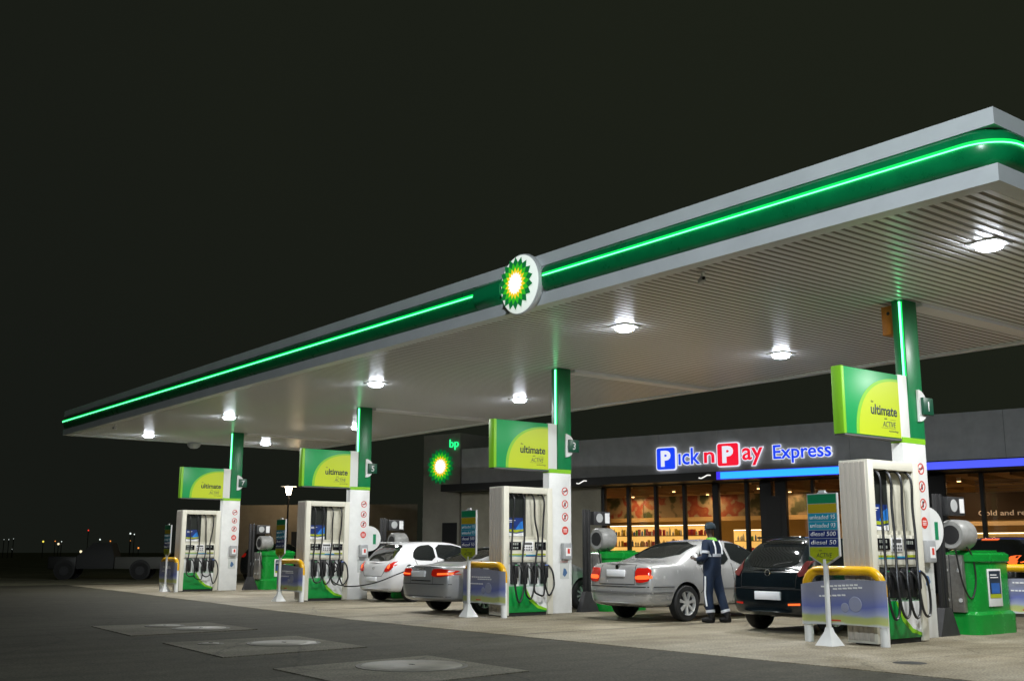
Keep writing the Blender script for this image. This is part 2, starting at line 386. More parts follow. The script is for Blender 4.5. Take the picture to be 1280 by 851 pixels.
# round logo sign
rd = empty('round_sign', (-4.07, YF-.05, 5.545), 'round white illuminated sunburst sign on the canopy fascia', 'sign')
mb = MB(); mb.lathe([(.30, .05), (.47, .04), (.505, .0), (.515, -.04), (.505, -.075), (.485, -.09)], (0, 0, 0), 'y', 48); mb.build('housing', white, rd)
mb = MB(); mb.lathe([(.487, -.0905), (.46, -.115), (.36, -.145), (.2, -.162), (.001, -.168)], (0, 0, 0), 'y', 48); mb.build('lit_face', glow('sign_face', (.85, .95, .86), .72, (.6, .6, .6)), rd)
def sunburst(par, R, y0, st, ss=1.0):
    cols = [('petal_dark', (.0, .22, .045), .75), ('petal_green', (.04, .62, .02), .85), ('petal_yellow', (1.0, .72, .02), 1.0), ('petal_white', (1, 1, .92), 1.25)]
    for i, ((nm, c, e), (ro, ri)) in enumerate(zip(cols, [(1, .80), (.80, .62), (.60, .45), (.43, .34)])):
        mb = MB(); fan(mb, star(R*ro, R*ri, 18, (PI/18)*(i % 2)), (0, 0), 'y', y0-.004*(i+1)); mb.build('logo_petals', glow(nm+st, c, e*ss), par, smooth=0)
sunburst(rd, .445, -.170, '', .9)
# downlights
mb = MB(); mb.box(-.21, .21, -.21, .21, -.012, .03, .006)
dl = empty('downlight', (0, 0, H), '', 'ceiling light', 'downlights in the canopy soffit')
mb.build('frame', white, dl)
mb = MB(); mb.lathe([(.165, -.0125), (.165, -.060), (.12, -.082), (.001, -.088)], seg=24); mb.build('lens', lens_m, dl)
la = bpy.data.lights.new('downlight_lamp', 'AREA'); la.shape = 'DISK'; la.size = .42; la.energy = CANOPY_W; la.color = (.98, .985, .97)
lo = link('lamp', la, dl, (0, 0, -.11))
DX = [2.6, -4.15, -12.6, -20.97, -27.6]
nth = ['nearest the canopy right end', 'second from the right', 'third from the right', 'fourth from the right', 'at the far left end']
locs, labs = [], []
for yy, row in ((-2.13, 'front row'), (2.22, 'rear row')):
    for i, xx in enumerate(DX): locs.append((xx, yy, H+.02)); labs.append('glowing white square downlight in the %s, %s' % (row, nth[i]))
copies(dl, locs, labs)
# cctv cameras and dome
def cctv(loc, lab):
    e = empty('security_camera', loc, lab, 'camera', 'cameras under the canopy')
    mb = MB(); mb.cyl((0, 0, 0), (0, 0, -.09), .012, 8); mb.lathe([(.05, 0), (.05, -.015), (.01, -.02)]); mb.build('bracket', white, e)
    mb = MB(); mb.box(-.11, .11, -.035, .035, -.15, -.08, .012, Matrix.Rotation(math.radians(-35), 3, 'Z')); mb.build('housing', lgrey, e)
    mb = MB(); mb.cyl((.09, -.065, -.115), (.105, -.077, -.115), .022, 12); mb.build('lens', blackgloss, e)
cctv((-.69, -3.95, H+.01), 'small grey bullet camera under the canopy front edge by its right end')
cctv((-25.15, -4.1, H+.01), 'small bullet camera under the canopy front edge near its far left end')
mb = MB(); mb.lathe([(.001, -.2), (.12, -.185), (.21, -.12), (.25, -.02), (.25, 0)], (-29.3, .18, H)); o = mb.build('dome_light', lgrey); tag(o, 'unlit pale dome hanging under the far left canopy edge', 'dome light')

# ================================================================== COLUMNS
LC = [0, -S, -2*S, -3*S]
pos4 = ['nearest the camera', 'second from the right', 'third from the right', 'farthest at the left']
col = empty('canopy_column', (0, 0, 0), '', 'column', 'columns holding up the canopy')
mb = MB(); mb.box(-.10, .10, -.17, .21, 2.985, H+.03, .004); up = mb.build('upper_sleeve', green_l, col)
mb = MB(); mb.box(-.103, .103, -.42, .20, 2.90, 2.984); mb.build('lime_band', lime, col, smooth=0)
mb = MB(); mb.box(-.10, .10, -.42, .195, 0, 2.899, .004); lw = mb.build('lower_casing', white, col)
mb = MB(); mb.cyl((.055, -.195, 3.95), (.055, -.195, H-.01), .016, 8); nt_ = mb.build('neon_tube', neon_w, col)
mb = MB(); mb.box(.03, .085, -.1795, -.1705, 3.95, H-.01); mb.build('neon_glow', neon_g, nt_, smooth=0)  # self-lit strip for the tube's green glow on the column face
# prohibition stickers
for i, z in enumerate((2.52, 2.25, 1.98, 1.70)):
    mb = MB()
    if i < 3:
        mb.lathe([(.088, .1015), (.088, .1045), (.070, .1045), (.070, .1015)], (0, .02, z), 'x', 24)
        a = math.radians(45); mb.box(.1015, .104, .02-.078, .02+.078, z-.008, z+.008, 0, Matrix.Rotation(a, 3, 'X'))
        st = mb.build('warning_sticker', red, col)
        mb = MB()
        if i == 0: mb.box(.1012, .1030, -.03, .06, z-.012, z+.010); mb.box(.1012, .1030, .05, .075, z+.0, z+.035)
        if i == 1: mb.prism([(.0, z-.045), (.04, z-.045), (.045, z), (.02, z+.05), (-.005, z)], 'x', .1012, .1030)
        if i == 2: mb.box(.1012, .1030, .0, .035, z-.045, z+.045); mb.box(.1012, .1030, .035, .05, z+.02, z+.045)
        mb.build('pictogram', inkd, st, smooth=0)
    else:
        mb.lathe([(.088, .1015), (.088, .1045), (.001, .1045)], (0, .02, z), 'x', 24); st = mb.build('warning_sticker', red, col)
        mb = MB(); [mb.box(.1046, .1056, -.03, .07, z+d, z+d+.012) for d in (-.035, -.008, .02)]; mb.build('pictogram', inkw, st, smooth=0)
mb = MB(); mb.box(.1005, .21, -.12, .13, 1.10, 1.44, .03); tb = mb.build('towel_dispenser', mat('dispenser_grey', (.35, .36, .37), .3), col)
mb = MB(); mb.box(.211, .214, -.06, .08, 1.17, 1.34); mb.build('dispenser_window', inkw, tb, smooth=0)
mb = MB(); mb.box(.2145, .216, -.01, .05, 1.22, 1.32); mb.build('dispenser_mark', red, tb, smooth=0)
mb = MB(); mb.box(.1005, .104, -.13, .12, .70, 1.04); pp = mb.build('notice_sheet', mat('notice_paper', (.50, .52, .50), .6), col, smooth=0)
mb = MB(); mb.prism([(-.06, .78), (.0, .74), (.07, .82), (.03, .90), (-.03, .92)], 'x', .1045, .1055); mb.build('notice_print', mat('notice_blue', (.05, .12, .25), .6), pp, smooth=0)
# lens shaped pay panel on the back of the column
def halfdisc(c, r, a=1.0, n=16): return [(c[0]+a*r*math.sin(PI*k/n), c[1]+r*math.cos(PI*k/n)) for k in range(n+1)]
mb = MB(); mb.prism(halfdisc((.215, 1.60), .34, 1.15), 'x', -.06, .06); pn = mb.build('rounded_side_panel', white, col)
mb = MB(); mb.box(.0605, .066, .36, .45, 1.45, 1.72); mb.build('side_panel_screen', signgreen, pn, smooth=0)
copies(col, [(x, 0, 0) for x in LC], ['tall green and white canopy column, '+p for p in pos4])
text('lettering', 'Castrol', red, bpy.data.objects['canopy_column.001'], (.1045, -.02, 1.055-.02), .2, .045, 'x', .001)
for nm_ in ('rounded_side_panel.001', 'rounded_side_panel.003'):
    q_ = bpy.data.objects.get(nm_)
    if q_:
        for c_ in list(q_.children): bpy.data.objects.remove(c_)
        bpy.data.objects.remove(q_)
# number signs
for k, (x, d) in enumerate(zip(LC, ['1', '3', '5', '7'])):
    e = empty('number_sign', (x, 0, 0), 'small green number box on a white half disc, '+pos4[k], 'number sign', 'pump number signs')
    mb = MB(); mb.prism(halfdisc((.03, 3.50), .25, .95), 'x', .104, .14); mb.build('half_disc', white, e)
    mb = MB(); mb.box(.1405, .19, .08, .36, 3.36, 3.63, .01); mb.build('number_box', mat('number_green', (.004, .07, .035), .4), e)
    text('numeral', d, inkw, e, (.191, .22, 3.42), None, .15, 'x', .003, .01)
mb = MB(); mb.box(-.32, -.10, -.12, .10, 4.66, 5.12, .006); o = mb.build('orange_control_box', mat('orange_box', (.62, .22, .02), .5, noise=.15)); tag(o, 'orange metal box at the top of the right canopy column', 'control box')
mb = MB(); mb.lathe([(.001, -.1255), (.025, -.1255), (.03, -.1205)], (-.2, 0, 5.0), 'y', 12); mb.build('lock', darkmetal, o)

# ================================================================== SPANDREL SIGNS
Y0, Y1, ZB, ZT = -1.86, -.43, 2.955, 3.94
sgreen = glow('sign_green_lit', (.006, .36, .09), .16, (.008, .26, .07)); slime = glow('sign_lime_lit', (.45, .55, .006), .30, (.36, .44, .01)); sedge = glow('sign_edge_lit', (.20, .50, .02), .30, (.16, .40, .02))
sg = empty('fuel_sign', (0, 0, 0), '', 'sign', 'green and lime fuel signs on the columns')
mb = MB(); mb.box(-.085, .085, Y0+.05, Y1, ZB, ZT, .006); mb.build('cabinet', sgreen, sg)
mb = MB(); mb.box(-.09, .09, Y0-.02, Y0+.0495, ZB-.006, ZT+.006, .01); mb.build('edge_profile', sedge, sg)
mb = MB(); mb.box(-.088, .088, Y0, Y1+.24, ZB-.03, ZB-.0065); mb.build('base_rail', dgrey, sg, smooth=0)
mb = MB(); mb.box(-.088, .088, Y1+.001, Y1+.245, ZB, ZT+.01, .004); mb.build('white_end_panel', mat('sign_white', (.72, .73, .70), .5), sg)
def qel(a, b, n=22, e=1.0): return [(Y1-.001, ZB+.008)]+[(Y1-.001-a*math.sin(PI/2*k/n)**e, ZB+.008+b*math.cos(PI/2*k/n)**e) for k in range(n+1)]
for sgn in (1, -1):
    mb = MB(); mb.prism(qel(1.14, .90, e=.86), 'x', sgn*.0855, sgn*.0875); mb.build('swoosh_border', sedge, sg, smooth=0)
    mb = MB(); mb.prism(qel(1.07, .86, e=.86), 'x', sgn*.0876, sgn*.0895); mb.build('lime_field', slime, sg, smooth=0)
text('lettering', 'the', inkd, sg, (.090, -1.18, ZB+.50), None, .035, 'x', .002, align='LEFT')
text('lettering', 'ultimate', mat('sign_ink', (.02, .035, .06), .5), sg, (.090, -1.19, ZB+.33), .68, .15, 'x', .002, .022, align='LEFT')
text('lettering', 'with', inkd, sg, (.090, -.86, ZB+.265), None, .03, 'x', .002, align='LEFT')
text('lettering', 'ACTIVE', mat('sign_ink', (.02, .035, .06), .5), sg, (.090, -.90, ZB+.155), .34, .085, 'x', .002, 0, .25, align='LEFT')
text('lettering', 'technology', inkd, sg, (.090, -.75, ZB+.085), .25, .028, 'x', .002, align='LEFT')
mb = MB(); mb.box(.0896, .0915, -.94, -.57, ZB+.135, ZB+.139); mb.box(.0896, .0915, -.70, -.56, ZB+.268, ZB+.272); mb.build('underline', inkd, sg, smooth=0)
copies(sg, [(x, 0, 0) for x in LC], ['green fuel sign with lime quarter circle, '+p for p in pos4])

# ================================================================== DISPENSERS
D0, D1, DH = -1.90, -.62, 2.55; XF = .45; XB = -.03
dp = empty('fuel_dispenser', (0, 0, 0), '', 'fuel pump', 'fuel dispensers on the islands')
mb = MB(); mb.box(XB, XF, D0, D0+.14, .02, DH, .008); mb.box(XB, XF, D1-.14, D1, .02, DH, .008)
mb.box(XB, XF-.002, D0+.141, D1-.141, DH-.13, DH-.001, .004); mb.build('frame', cream, dp)
mb = MB()
for i in range(5): mb.box(XB+.02+i*.085, XB+.02+i*.085+.075, D0-.012, D0-.001, .06, DH-.03, .003)
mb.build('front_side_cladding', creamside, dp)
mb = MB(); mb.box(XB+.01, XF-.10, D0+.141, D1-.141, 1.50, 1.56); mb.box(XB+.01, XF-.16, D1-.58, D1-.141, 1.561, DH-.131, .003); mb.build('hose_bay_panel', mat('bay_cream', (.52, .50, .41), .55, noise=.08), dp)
mb = MB(); mb.box(XF-.19, XF-.17, D0+.141, D1-.581, 1.561, DH-.131); mb.build('dark_bay_sheet', mat('open_bay_dark', (.015, .018, .015), .35), dp, smooth=0)  # dark sheet put in for the darkness behind the see-through bay
# electronics head
mb = MB(); mb.box(XB+.01, XF-.03, D0+.142, D1-.142, 1.08, 1.499, .006); mb.build('display_head', cream, dp)
mb = MB(); mb.box(XF-.0295, XF-.015, D0+.17, D0+.46, 1.29, 1.45, .004); ds = mb.build('display_screen', blackgloss, dp)
mb = MB(); [mb.box(XF-.0148, XF-.0135, D0+.20+.05*i, D0+.235+.05*i, 1.385, 1.43) for i in range(4)]; [mb.box(XF-.0148, XF-.0135, D0+.20+.05*i, D0+.235+.05*i, 1.31, 1.35) for i in range(4)]; mb.build('digits', mat('lcd_digit', (.25, .27, .24), .6), ds, smooth=0)
mb = MB(); mb.box(XF-.0295, XF-.015, D0+.82, D1-.17, 1.29, 1.45, .004); ds = mb.build('display_screen', blackgloss, dp)
mb = MB(); [mb.box(XF-.0148, XF-.0135, D0+.85+.05*i, D0+.885+.05*i, 1.37, 1.42) for i in range(4)]; mb.build('digits', mat('lcd_digit', (.25, .27, .24), .6), ds, smooth=0)
mb = MB(); mb.box(XF-.0295, XF-.018, D0+.50, D0+.78, 1.26, 1.46, .004); kp = mb.build('keypad', inkw, dp)
mb = MB(); [mb.box(XF-.0178, XF-.012, D0+.53+.06*i, D0+.565+.06*i, 1.28+.05*j, 1.31+.05*j) for i in range(4) for j in range(2)]; mb.box(XF-.0178, XF-.014, D0+.53, D0+.74, 1.39, 1.44); mb.build('keys', dgrey, kp, smooth=0)
for (a, b, m, z0, z1) in ((0, .45, olive, 1.185, 1.215), (.45, .75, tealp, 1.18, 1.20), (.75, 1, olive, 1.185, 1.22), (0, .5, tealp, 1.165, 1.184), (.45, 1, navyp, 1.16, 1.18)):
    w = D1-D0-.34; mb = MB(); mb.box(XF-.0295, XF-.026-(.001 if m is tealp else 0), D0+.17+a*w, D0+.17+b*w, z0, z1); mb.build('colour_stripe', m, dp, smooth=0)
# poster with blue, green, white wave
mb = MB(); mb.box(XF-.14, XF-.13, D0+.20, D0+.62, 1.565, 1.93); po = mb.build('poster', mat('poster_navy', (.01, .035, .19), .4), dp, smooth=0)
mb = MB(); mb.prism([(D0+.40, 1.70), (D0+.62, 1.68), (D0+.62, 1.88), (D0+.52, 1.84)], 'x', XF-.1295, XF-.128); mb.build('poster_print', mat('poster_blue', (.02, .2, .65), .4), po, smooth=0)
mb = MB(); mb.prism([(D0+.20, 1.655), (D0+.42, 1.64), (D0+.62, 1.67), (D0+.62, 1.71), (D0+.42, 1.69), (D0+.20, 1.70)], 'x', XF-.1278, XF-.1265); mb.build('poster_print', olive, po, smooth=0)
mb = MB(); mb.prism([(D0+.20, 1.566), (D0+.62, 1.566), (D0+.62, 1.645), (D0+.42, 1.615), (D0+.20, 1.635)], 'x', XF-.1263, XF-.125); mb.build('poster_print', inkw, po, smooth=0)
mb = MB(); mb.box(XF-.1278, XF-.1265, D0+.23, D0+.40, 1.87, 1.885); mb.box(XF-.1278, XF-.1265, D0+.23, D0+.36, 1.84, 1.853); mb.build('poster_lines', inkw, po, smooth=0)
# holster band + lower green panel
mb = MB(); mb.box(XB+.01, XF-.10, D0+.142, D1-.142, .58, 1.079); mb.build('holster_panel', white, dp, smooth=0)
mb = MB(); mb.box(XB+.01, XF-.045, D0+.142, D1-.142, 1.055, 1.079); mb.build('holster_shelf', cream, dp, smooth=0)
mb = MB(); mb.box(XB+.005, XF-.03, D0+.142, D1-.142, .07, .579, .003); lp_ = mb.build('lower_door', mat('door_green', (.004, .25, .045), .3), dp)
ya, yb = D0+.145, D1-.145
mb = MB(); mb.prism([(yb-.60, .575), (yb-.56, .575), (yb-.42, .36), (yb-.22, .20), (yb, .13), (yb, .09), (yb-.24, .14), (yb-.46, .30)], 'x', XF-.0295, XF-.027); mb.build('lime_swoosh', lime, lp_, smooth=0)
mb = MB(); mb.prism([(yb-.56, .575), (yb, .575), (yb, .13), (yb-.22, .20), (yb-.42, .36)], 'x', XF-.0295, XF-.028); mb.build('white_swoosh', white, lp_, smooth=0)
mb = MB(); mb.box(XB+.03, XF-.05, D0+.142, D1-.142, 0, .069); mb.build('plinth', black, dp, smooth=0)
hw = D1-D0-.28
hosem = mat('hose_rubber', (.014, .014, .015), .38)
def hose_path(i, rg, dz=0, dy=0):
    yy = D0+.14+(.10, .36, .62, .88)[i]*hw; top = 2.40; x1 = XF+.03; off = (.16, .12, .12, .14)[i]
    return [(XF-.20, yy, top), (XF-.10, yy, top+.015), (XF-.02, yy+.01, top-.03), (x1-.01, yy+.02, top-.16), (x1-.02, yy+.02+dy*.4, 1.9), (x1, yy+.01+rg+dy, 1.5), (x1+.02, yy-.02+dy, 1.1), (x1+.05, yy-.06+rg, .80),
           (x1+.07, yy-.03-dy*.5, .50+dz*.6), (x1+.07, yy+.06, .36+rg+dz), (x1+.06, yy+.17+dy*.6, .40+dz), (x1+.04, yy+.23, .60), (x1+.03, yy+.20, .85), (x1-.02, yy+off, .98), (XF-.04, yy+.09, .96)]
for i in range(4):
    f = (.10, .36, .62, .88)[i]; yy = D0+.14+f*hw
    rg = random.uniform(-.03, .03)
    top = 2.40
    mb = MB()
    x1 = XF+.03
    xe = XF+.02
    off = (.16, .12, .12, .14)[i]
    pts = hose_path(i, rg)
    mb.tube(pts, .019, 7, 5); h = mb.build('hose', hosem, dp)
    mb = MB(); mb.cyl((XF-.26, yy, top), (XF-.15, yy, top), .026, 10); mb.build('hose_elbow', steel, h)
    cn = (mat('nozzle_green', (.01, .22, .06), .4), black, mat('nozzle_green', (.01, .22, .06), .4), mat('nozzle_blue', (.02, .12, .5), .4))[i]
    mb = MB(); mb.box(XF-.10, XF-.055, yy-.0, yy+.16, .62, 1.04, .01); hl = mb.build('holster', black if i % 2 else darkmetal, dp)
    mb = MB(); mb.box(XF-.05, XF+.02, yy+.04, yy+.13, .74, .99, .015); mb.tube([(XF-.02, yy+.085, .81), (XF-.0, yy+.085, .72), (XF-.03, yy+.085, .62), (XF-.06, yy+.085, .60)], .013, 8, 3)
    mb.tube([(XF, yy+.085, .97), (XF+.03, yy+.085, .90), (XF+.02, yy+.085, .78), (XF-.01, yy+.085, .76)], .008, 6, 3); nz = mb.build('nozzle', black, dp)
    mb = MB(); mb.box(XF-.012, XF+.014, yy+.045, yy+.125, .86, 1.0, .012); mb.build('nozzle_guard', cn, nz)
DPS = copies(dp, [(x, 0, 0) for x in LC], ['cream fuel dispenser with four black hoses, '+p for p in pos4])
for d_ in DPS[1:]:          # no two hoses hang alike
    hs = [c for c in d_.children if c.name.startswith('hose') and not c.name.startswith('hose_')]
    for i, h in enumerate(hs):
        mb = MB(); mb.tube(hose_path(i, random.uniform(-.05, .05), random.uniform(-.10, .12), random.uniform(-.07, .07)), .019, 7, 5)
        bmesh.ops.recalc_face_normals(mb.bm, faces=mb.bm.faces); me_ = bpy.data.meshes.new('hose'); mb.bm.to_mesh(me_); mb.bm.free(); me_.materials.append(hosem); me_.shade_smooth(); h.data = me_

# ================================================================== HOOP BARRIERS
hpw = mat('hoop_banner', (.1, .1, .3), .55)
def banner_mat():
    m = bpy.data.materials.new('banner_print'); m.use_nodes = True; nt = m.node_tree; b = nt.nodes['Principled BSDF']; L = nt.links.new
    tc = nt.nodes.new('ShaderNodeTexCoord'); sp = nt.nodes.new('ShaderNodeSeparateXYZ'); L(tc.outputs['Object'], sp.inputs[0])
    n = nt.nodes.new('ShaderNodeTexNoise'); n.inputs['Scale'].default_value = 2.2; L(tc.outputs['Object'], n.inputs['Vector'])
    md = nt.nodes.new('ShaderNodeMath'); md.operation = 'MULTIPLY_ADD'; md.inputs[1].default_value = .14; L(n.outputs['Fac'], md.inputs[0]); L(sp.outputs['Z'], md.inputs[2])
    mr = nt.nodes.new('ShaderNodeMapRange'); mr.inputs[1].default_value = .22; mr.inputs[2].default_value = .95; L(md.outputs[0], mr.inputs[0])
    r = nt.nodes.new('ShaderNodeValToRGB'); e = r.color_ramp.elements; e[0].position = 0; e[0].color = (.60, .61, .62, 1); e[1].position = 1; e[1].color = (.24, .25, .32, 1)
    for p, c in ((.16, (.56, .58, .60)), (.20, (.46, .50, .16)), (.30, (.40, .45, .18)), (.36, (.32, .36, .52)), (.50, (.13, .16, .42)), (.66, (.20, .22, .36)), (.82, (.24, .25, .33))):
        q = e.new(p); q.color = (*c, 1)
    L(mr.outputs[0], r.inputs[0]); L(r.outputs[0], b.inputs['Base Color']); b.inputs['Roughness'].default_value = .5
    return m
bmat = banner_mat()
def hoop(loc, lab, skew, x0=-.62, x1=.62, top=.80):
    e = empty('hoop_barrier', loc, lab, 'barrier', 'yellow hoop barriers guarding the pumps')
    mb = MB(); r = .22; z1 = 1.0
    pts = [(x0, 0, .66), (x0, 0, z1-r-.02)]+[(x0+r-r*math.cos(a), 0, z1-r+r*math.sin(a)) for a in [k*PI/10 for k in range(1, 6)]]+[(x1-r+r*math.sin(a), 0, z1-r+r*math.cos(a)) for a in [k*PI/10 for k in range(0, 6)]]+[(x1, 0, .66)]
    mb.tube(pts, .066, 14); mb.build('yellow_hoop', yellow, e)
    for x in (x0, x1):
        mb = MB(); mb.cyl((x, 0, .0), (x, 0, .659), .064, 14); mb.build('leg', white, e)
    # banner wrapped in front of both legs, slightly billowed
    mb = MB(); n = 16; R = []
    for k in range(n+1):
        t = k/n; x = x0-.085+(x1-x0+.17)*t; yy = -.076-.02*math.sin(t*PI)+(.05 if k in (0, n) else 0)
        zt = top+skew*t+.03*math.sin(t*PI*1.3); zb = .24+skew*.15*t+.02*math.sin(t*PI)
        R.append([(x, yy, zb), (x, yy-.004, zb), (x, yy-.004, zt), (x, yy, zt)])
    mb.loft(R); b = mb.build('banner', bmat, e, smooth=50)
    mb = MB()
    for (a, c, z) in ((-.30, .28, .75), (-.10, .34, .71), (-.34, .05, .62)):
        x = a
        while x < c:
            w = random.uniform(.03, .07); mb.box(x, x+w, -.108, -.103, z+skew*(x+.6)*.6, z+.022+skew*(x+.6)*.6); x += w+.018
    mb.build('printed_lines', inkw, b, smooth=0)
    mb = MB(); mb.lathe([(.001, -.110), (.10, -.108), (.105, -.104)], (.25, 0, .55), 'y', 20); mb.lathe([(.001, -.110), (.06, -.108), (.065, -.104)], (.08, 0, .50), 'y', 20)
    mb.build('printed_picture', mat('print_pale', (.28, .30, .42), .6), b)
    mb = MB(); mb.box(-.16, .0, -.106, -.102, .31, .33); mb.build('printed_mark', red, b, smooth=0)
    return e
hl_ = ['yellow hoop barrier with a blue and lime banner, nearest the camera', 'yellow hoop barrier with banner, between the two silver saloons', 'yellow hoop barrier with banner, left of the white hatchback', 'yellow hoop barrier with banner, farthest at the left end']
for x, l, sk in zip(LC, hl_, (.10, .0, -.03, .02)): hoop((x+(.0 if x == 0 else .08), -2.08 if x else -1.98, 0), l, sk, top=.80 if x == 0 else .90)
hoop((.2, 3.0, 0), 'yellow hoop barrier at the shop side of the nearest island, at the right frame edge', .0)

# ================================================================== PRICE POSTS
rows = [(signgreen, ''), (gold, ''), (tealp, 'unleaded 95'), (tealp, 'unleaded 93'), (navyp, 'diesel 500'), (navyp, 'diesel 50')]
pb = empty('price_post', (0, 0, 0), '', 'price sign', 'fuel grade signs on white posts')
mb = MB(); mb.cyl((0, 0, .16), (0, 0, 1.16), .036, 12); mb.loft([[(sx*a, sy*a, z) for sx, sy in ((-1, -1), (1, -1), (1, 1), (-1, 1))] for a, z in ((.14, 0), (.13, .02), (.05, .18), (.036, .24))]); mb.build('post', white, pb)
mb = MB(); mb.prism([(-.25, 2.07), (.25, 2.07), (.25, 1.20), (0, 1.06), (-.25, 1.20)], 'y', -.02, .02); bd = mb.build('board', lgrey, pb, smooth=0)
mb = MB(); mb.cyl((-.08, 0, 2.071), (.08, 0, 2.071), .012, 6); mb.box(-.05, .05, -.015, .015, 2.072, 2.11); mb.build('hanger', white, bd)
z = 2.055
for m, t in rows:
    hgt = .125 if not t else .108
    mb = MB(); mb.box(-.238, .238, -.0235, -.0205, z-hgt, z); r = mb.build('grade_panel', m, pb, smooth=0)
    if t: text('lettering', t, inkw, r, (0, -.024, z-hgt+.03), .42, .06, 'y', .0015, .006, .12)
    z -= hgt+.008
mb = MB(); mb.prism([(-.238, z), (.238, z), (.238, 1.21), (0, 1.078), (-.238, 1.21)], 'y', -.0235, -.0205); pnl = mb.build('active_panel', olive, pb, smooth=0)
text('lettering', 'with', inkd, pnl, (-.06, -.024, z-.055), None, .02, 'y', .0015); text('lettering', 'ACTIVE', inkd, pnl, (0, -.024, z-.14), .26, .06, 'y', .0015, 0, .25); text('lettering', 'technology', inkd, pnl, (.06, -.024, z-.185), .18, .022, 'y', .0015)
copies(pb, [(0, -2.36, 0), (-S, -2.42, 0), (-2*S, -2.36, 0), (-3*S+.1, -2.2, 0)], ['fuel grade sign on a white post, '+q for q in ('nearest the camera', 'second from the right', 'third from the right', 'farthest at the left')])

# ================================================================== AIR / WATER REEL TOWERS
rt = empty('reel_tower', (0, 0, 0), '', 'hose reel', 'black hose reel posts on the islands')
mb = MB(); mb.box(-.05, .02, .62, .69, .05, 2.16, .006); mb.box(-.05, .02, .73, .80, .05, 2.16, .006); mb.build('post', black, rt)
mb = MB(); mb.prism([(.46, 0), (1.0, 0), (.80, .42), (.62, .42)], 'x', -.08, .05); mb.build('foot_plate', darkmetal, rt)
mb = MB(); mb.lathe([(.001, 1.02), (.10, 1.0), (.12, .97), (.21, .965), (.235, 1.0), (.24, 1.2), (.235, 1.36), (.18, 1.42), (.001, 1.43)], (.02, 0, 1.53), 'y', 28); dr = mb.build('reel_drum', mat('drum_grey', (.27, .27, .26), .4, noise=.15), rt)
mb = MB(); mb.lathe([(.001, .955), (.145, .955), (.15, .975)], (.02, 0, 1.53), 'y', 20); mb.build('drum_hub', black, dr)
mb = MB(); mb.tube([(.13, 1.1, 1.42), (.2, 1.25, 1.2), (.2, 1.3, .8), (.16, 1.2, .55), (.12, 1.05, .8), (.1, .95, 1.3)], .014, 6, 5); mb.build('air_hose', hosem, rt)
mb = MB(); mb.box(-.04, .10, .83, 1.32, 1.83, 2.12, .01); gb = mb.build('gauge_box', darkmetal, rt)
mb = MB(); mb.lathe([(.001, .104), (.095, .104), (.10, .1005)], (0, 1.0, 1.98), 'x', 20); mb.build('dial', lgrey, gb)
mb = MB(); mb.box(.1005, .104, 1.16, 1.29, 1.87, 2.09); mb.build('instruction_label', inkw, gb, smooth=0)
copies(rt, [(x+.02, -.14 if not x else 0, 0) for x in LC], ['black twin post with a round grey hose reel, '+p for p in pos4])

# ================================================================== GREEN SERVICE UNITS
gu = empty('service_bin', (0, 0, 0), '', 'bin', 'green service bins on the islands')
gm = mat('bin_green', (.006, .24, .03), .25, noise=.1, nscale=4)
def rr(a, b, c, d, r): return rrect(a, b, c, d, r)
mb = MB(); mb.loft([[(p[0], p[1], z) for p in rr(-.36+i, .24-i, 1.06+i, 2.25-i, .18)] for z, i in ((.0, -.05), (.30, -.05), (.335, -.02), (.35, 0), (1.10, .0), (1.12, -.03), (1.22, -.03), (1.26, .02))]); mb.build('body', gm, gu)
mb = MB(); mb.box(-.30, .12, .96, 1.055, .34, 1.22, .01); sp_ = mb.build('steel_front_panel', steel, gu)
for (x, z) in ((-.10, .52), (.12, .52), (-.1, .98), (.12, .98)):
    mb = MB(); mb.lathe([(.001, .95), (.03, .95), (.035, .9595)], (x-.06, 0, z), 'y', 14); mb.build('lock', lgrey, sp_)
mb = MB(); mb.box(-.095, -.085, .956, .9595, .34, 1.22); mb.build('door_gap', black, sp_, smooth=0)
mb = MB(); mb.box(.242, .26, 1.46, 1.86, .42, 1.0, .004); pf = mb.build('poster_frame', white, gu)
mb = MB(); mb.box(.2605, .263, 1.49, 1.83, .55, .97); mb.build('poster_dark', mat('poster_dark', (.02, .035, .06), .3), pf, smooth=0)
mb = MB(); mb.box(.2632, .265, 1.54, 1.79, .62, .78); mb.build('poster_blue', mat('poster_blue2', (.03, .12, .4), .3), pf, smooth=0)
mb = MB(); mb.box(.2632, .265, 1.49, 1.83, .55, .61); mb.build('poster_lime', olive, pf, smooth=0)
mb = MB(); mb.box(.2632, .265, 1.52, 1.72, .90, .915); mb.box(.2632, .265, 1.52, 1.76, .86, .875); mb.build('poster_lines', inkw, pf, smooth=0)
mb = MB(); mb.box(-.22, .1, 1.2, 2.1, 1.261, 1.29, .01); mb.build('lid', gm, gu)
copies(gu, [(x, 0, 0) for x in LC], ['rounded green service bin with a framed poster, '+q for q in ('right of the nearest column', 'behind the silver saloon at the middle', 'behind the white hatchback', 'farthest, between the two left pumps')])
mb = MB(); mb.box(-.2, -.05, 1.3, 1.55, 1.291, 1.33, .01); o = mb.build('paper_pack', red); tag(o, 'small red pack lying on the nearest green bin', 'pack')

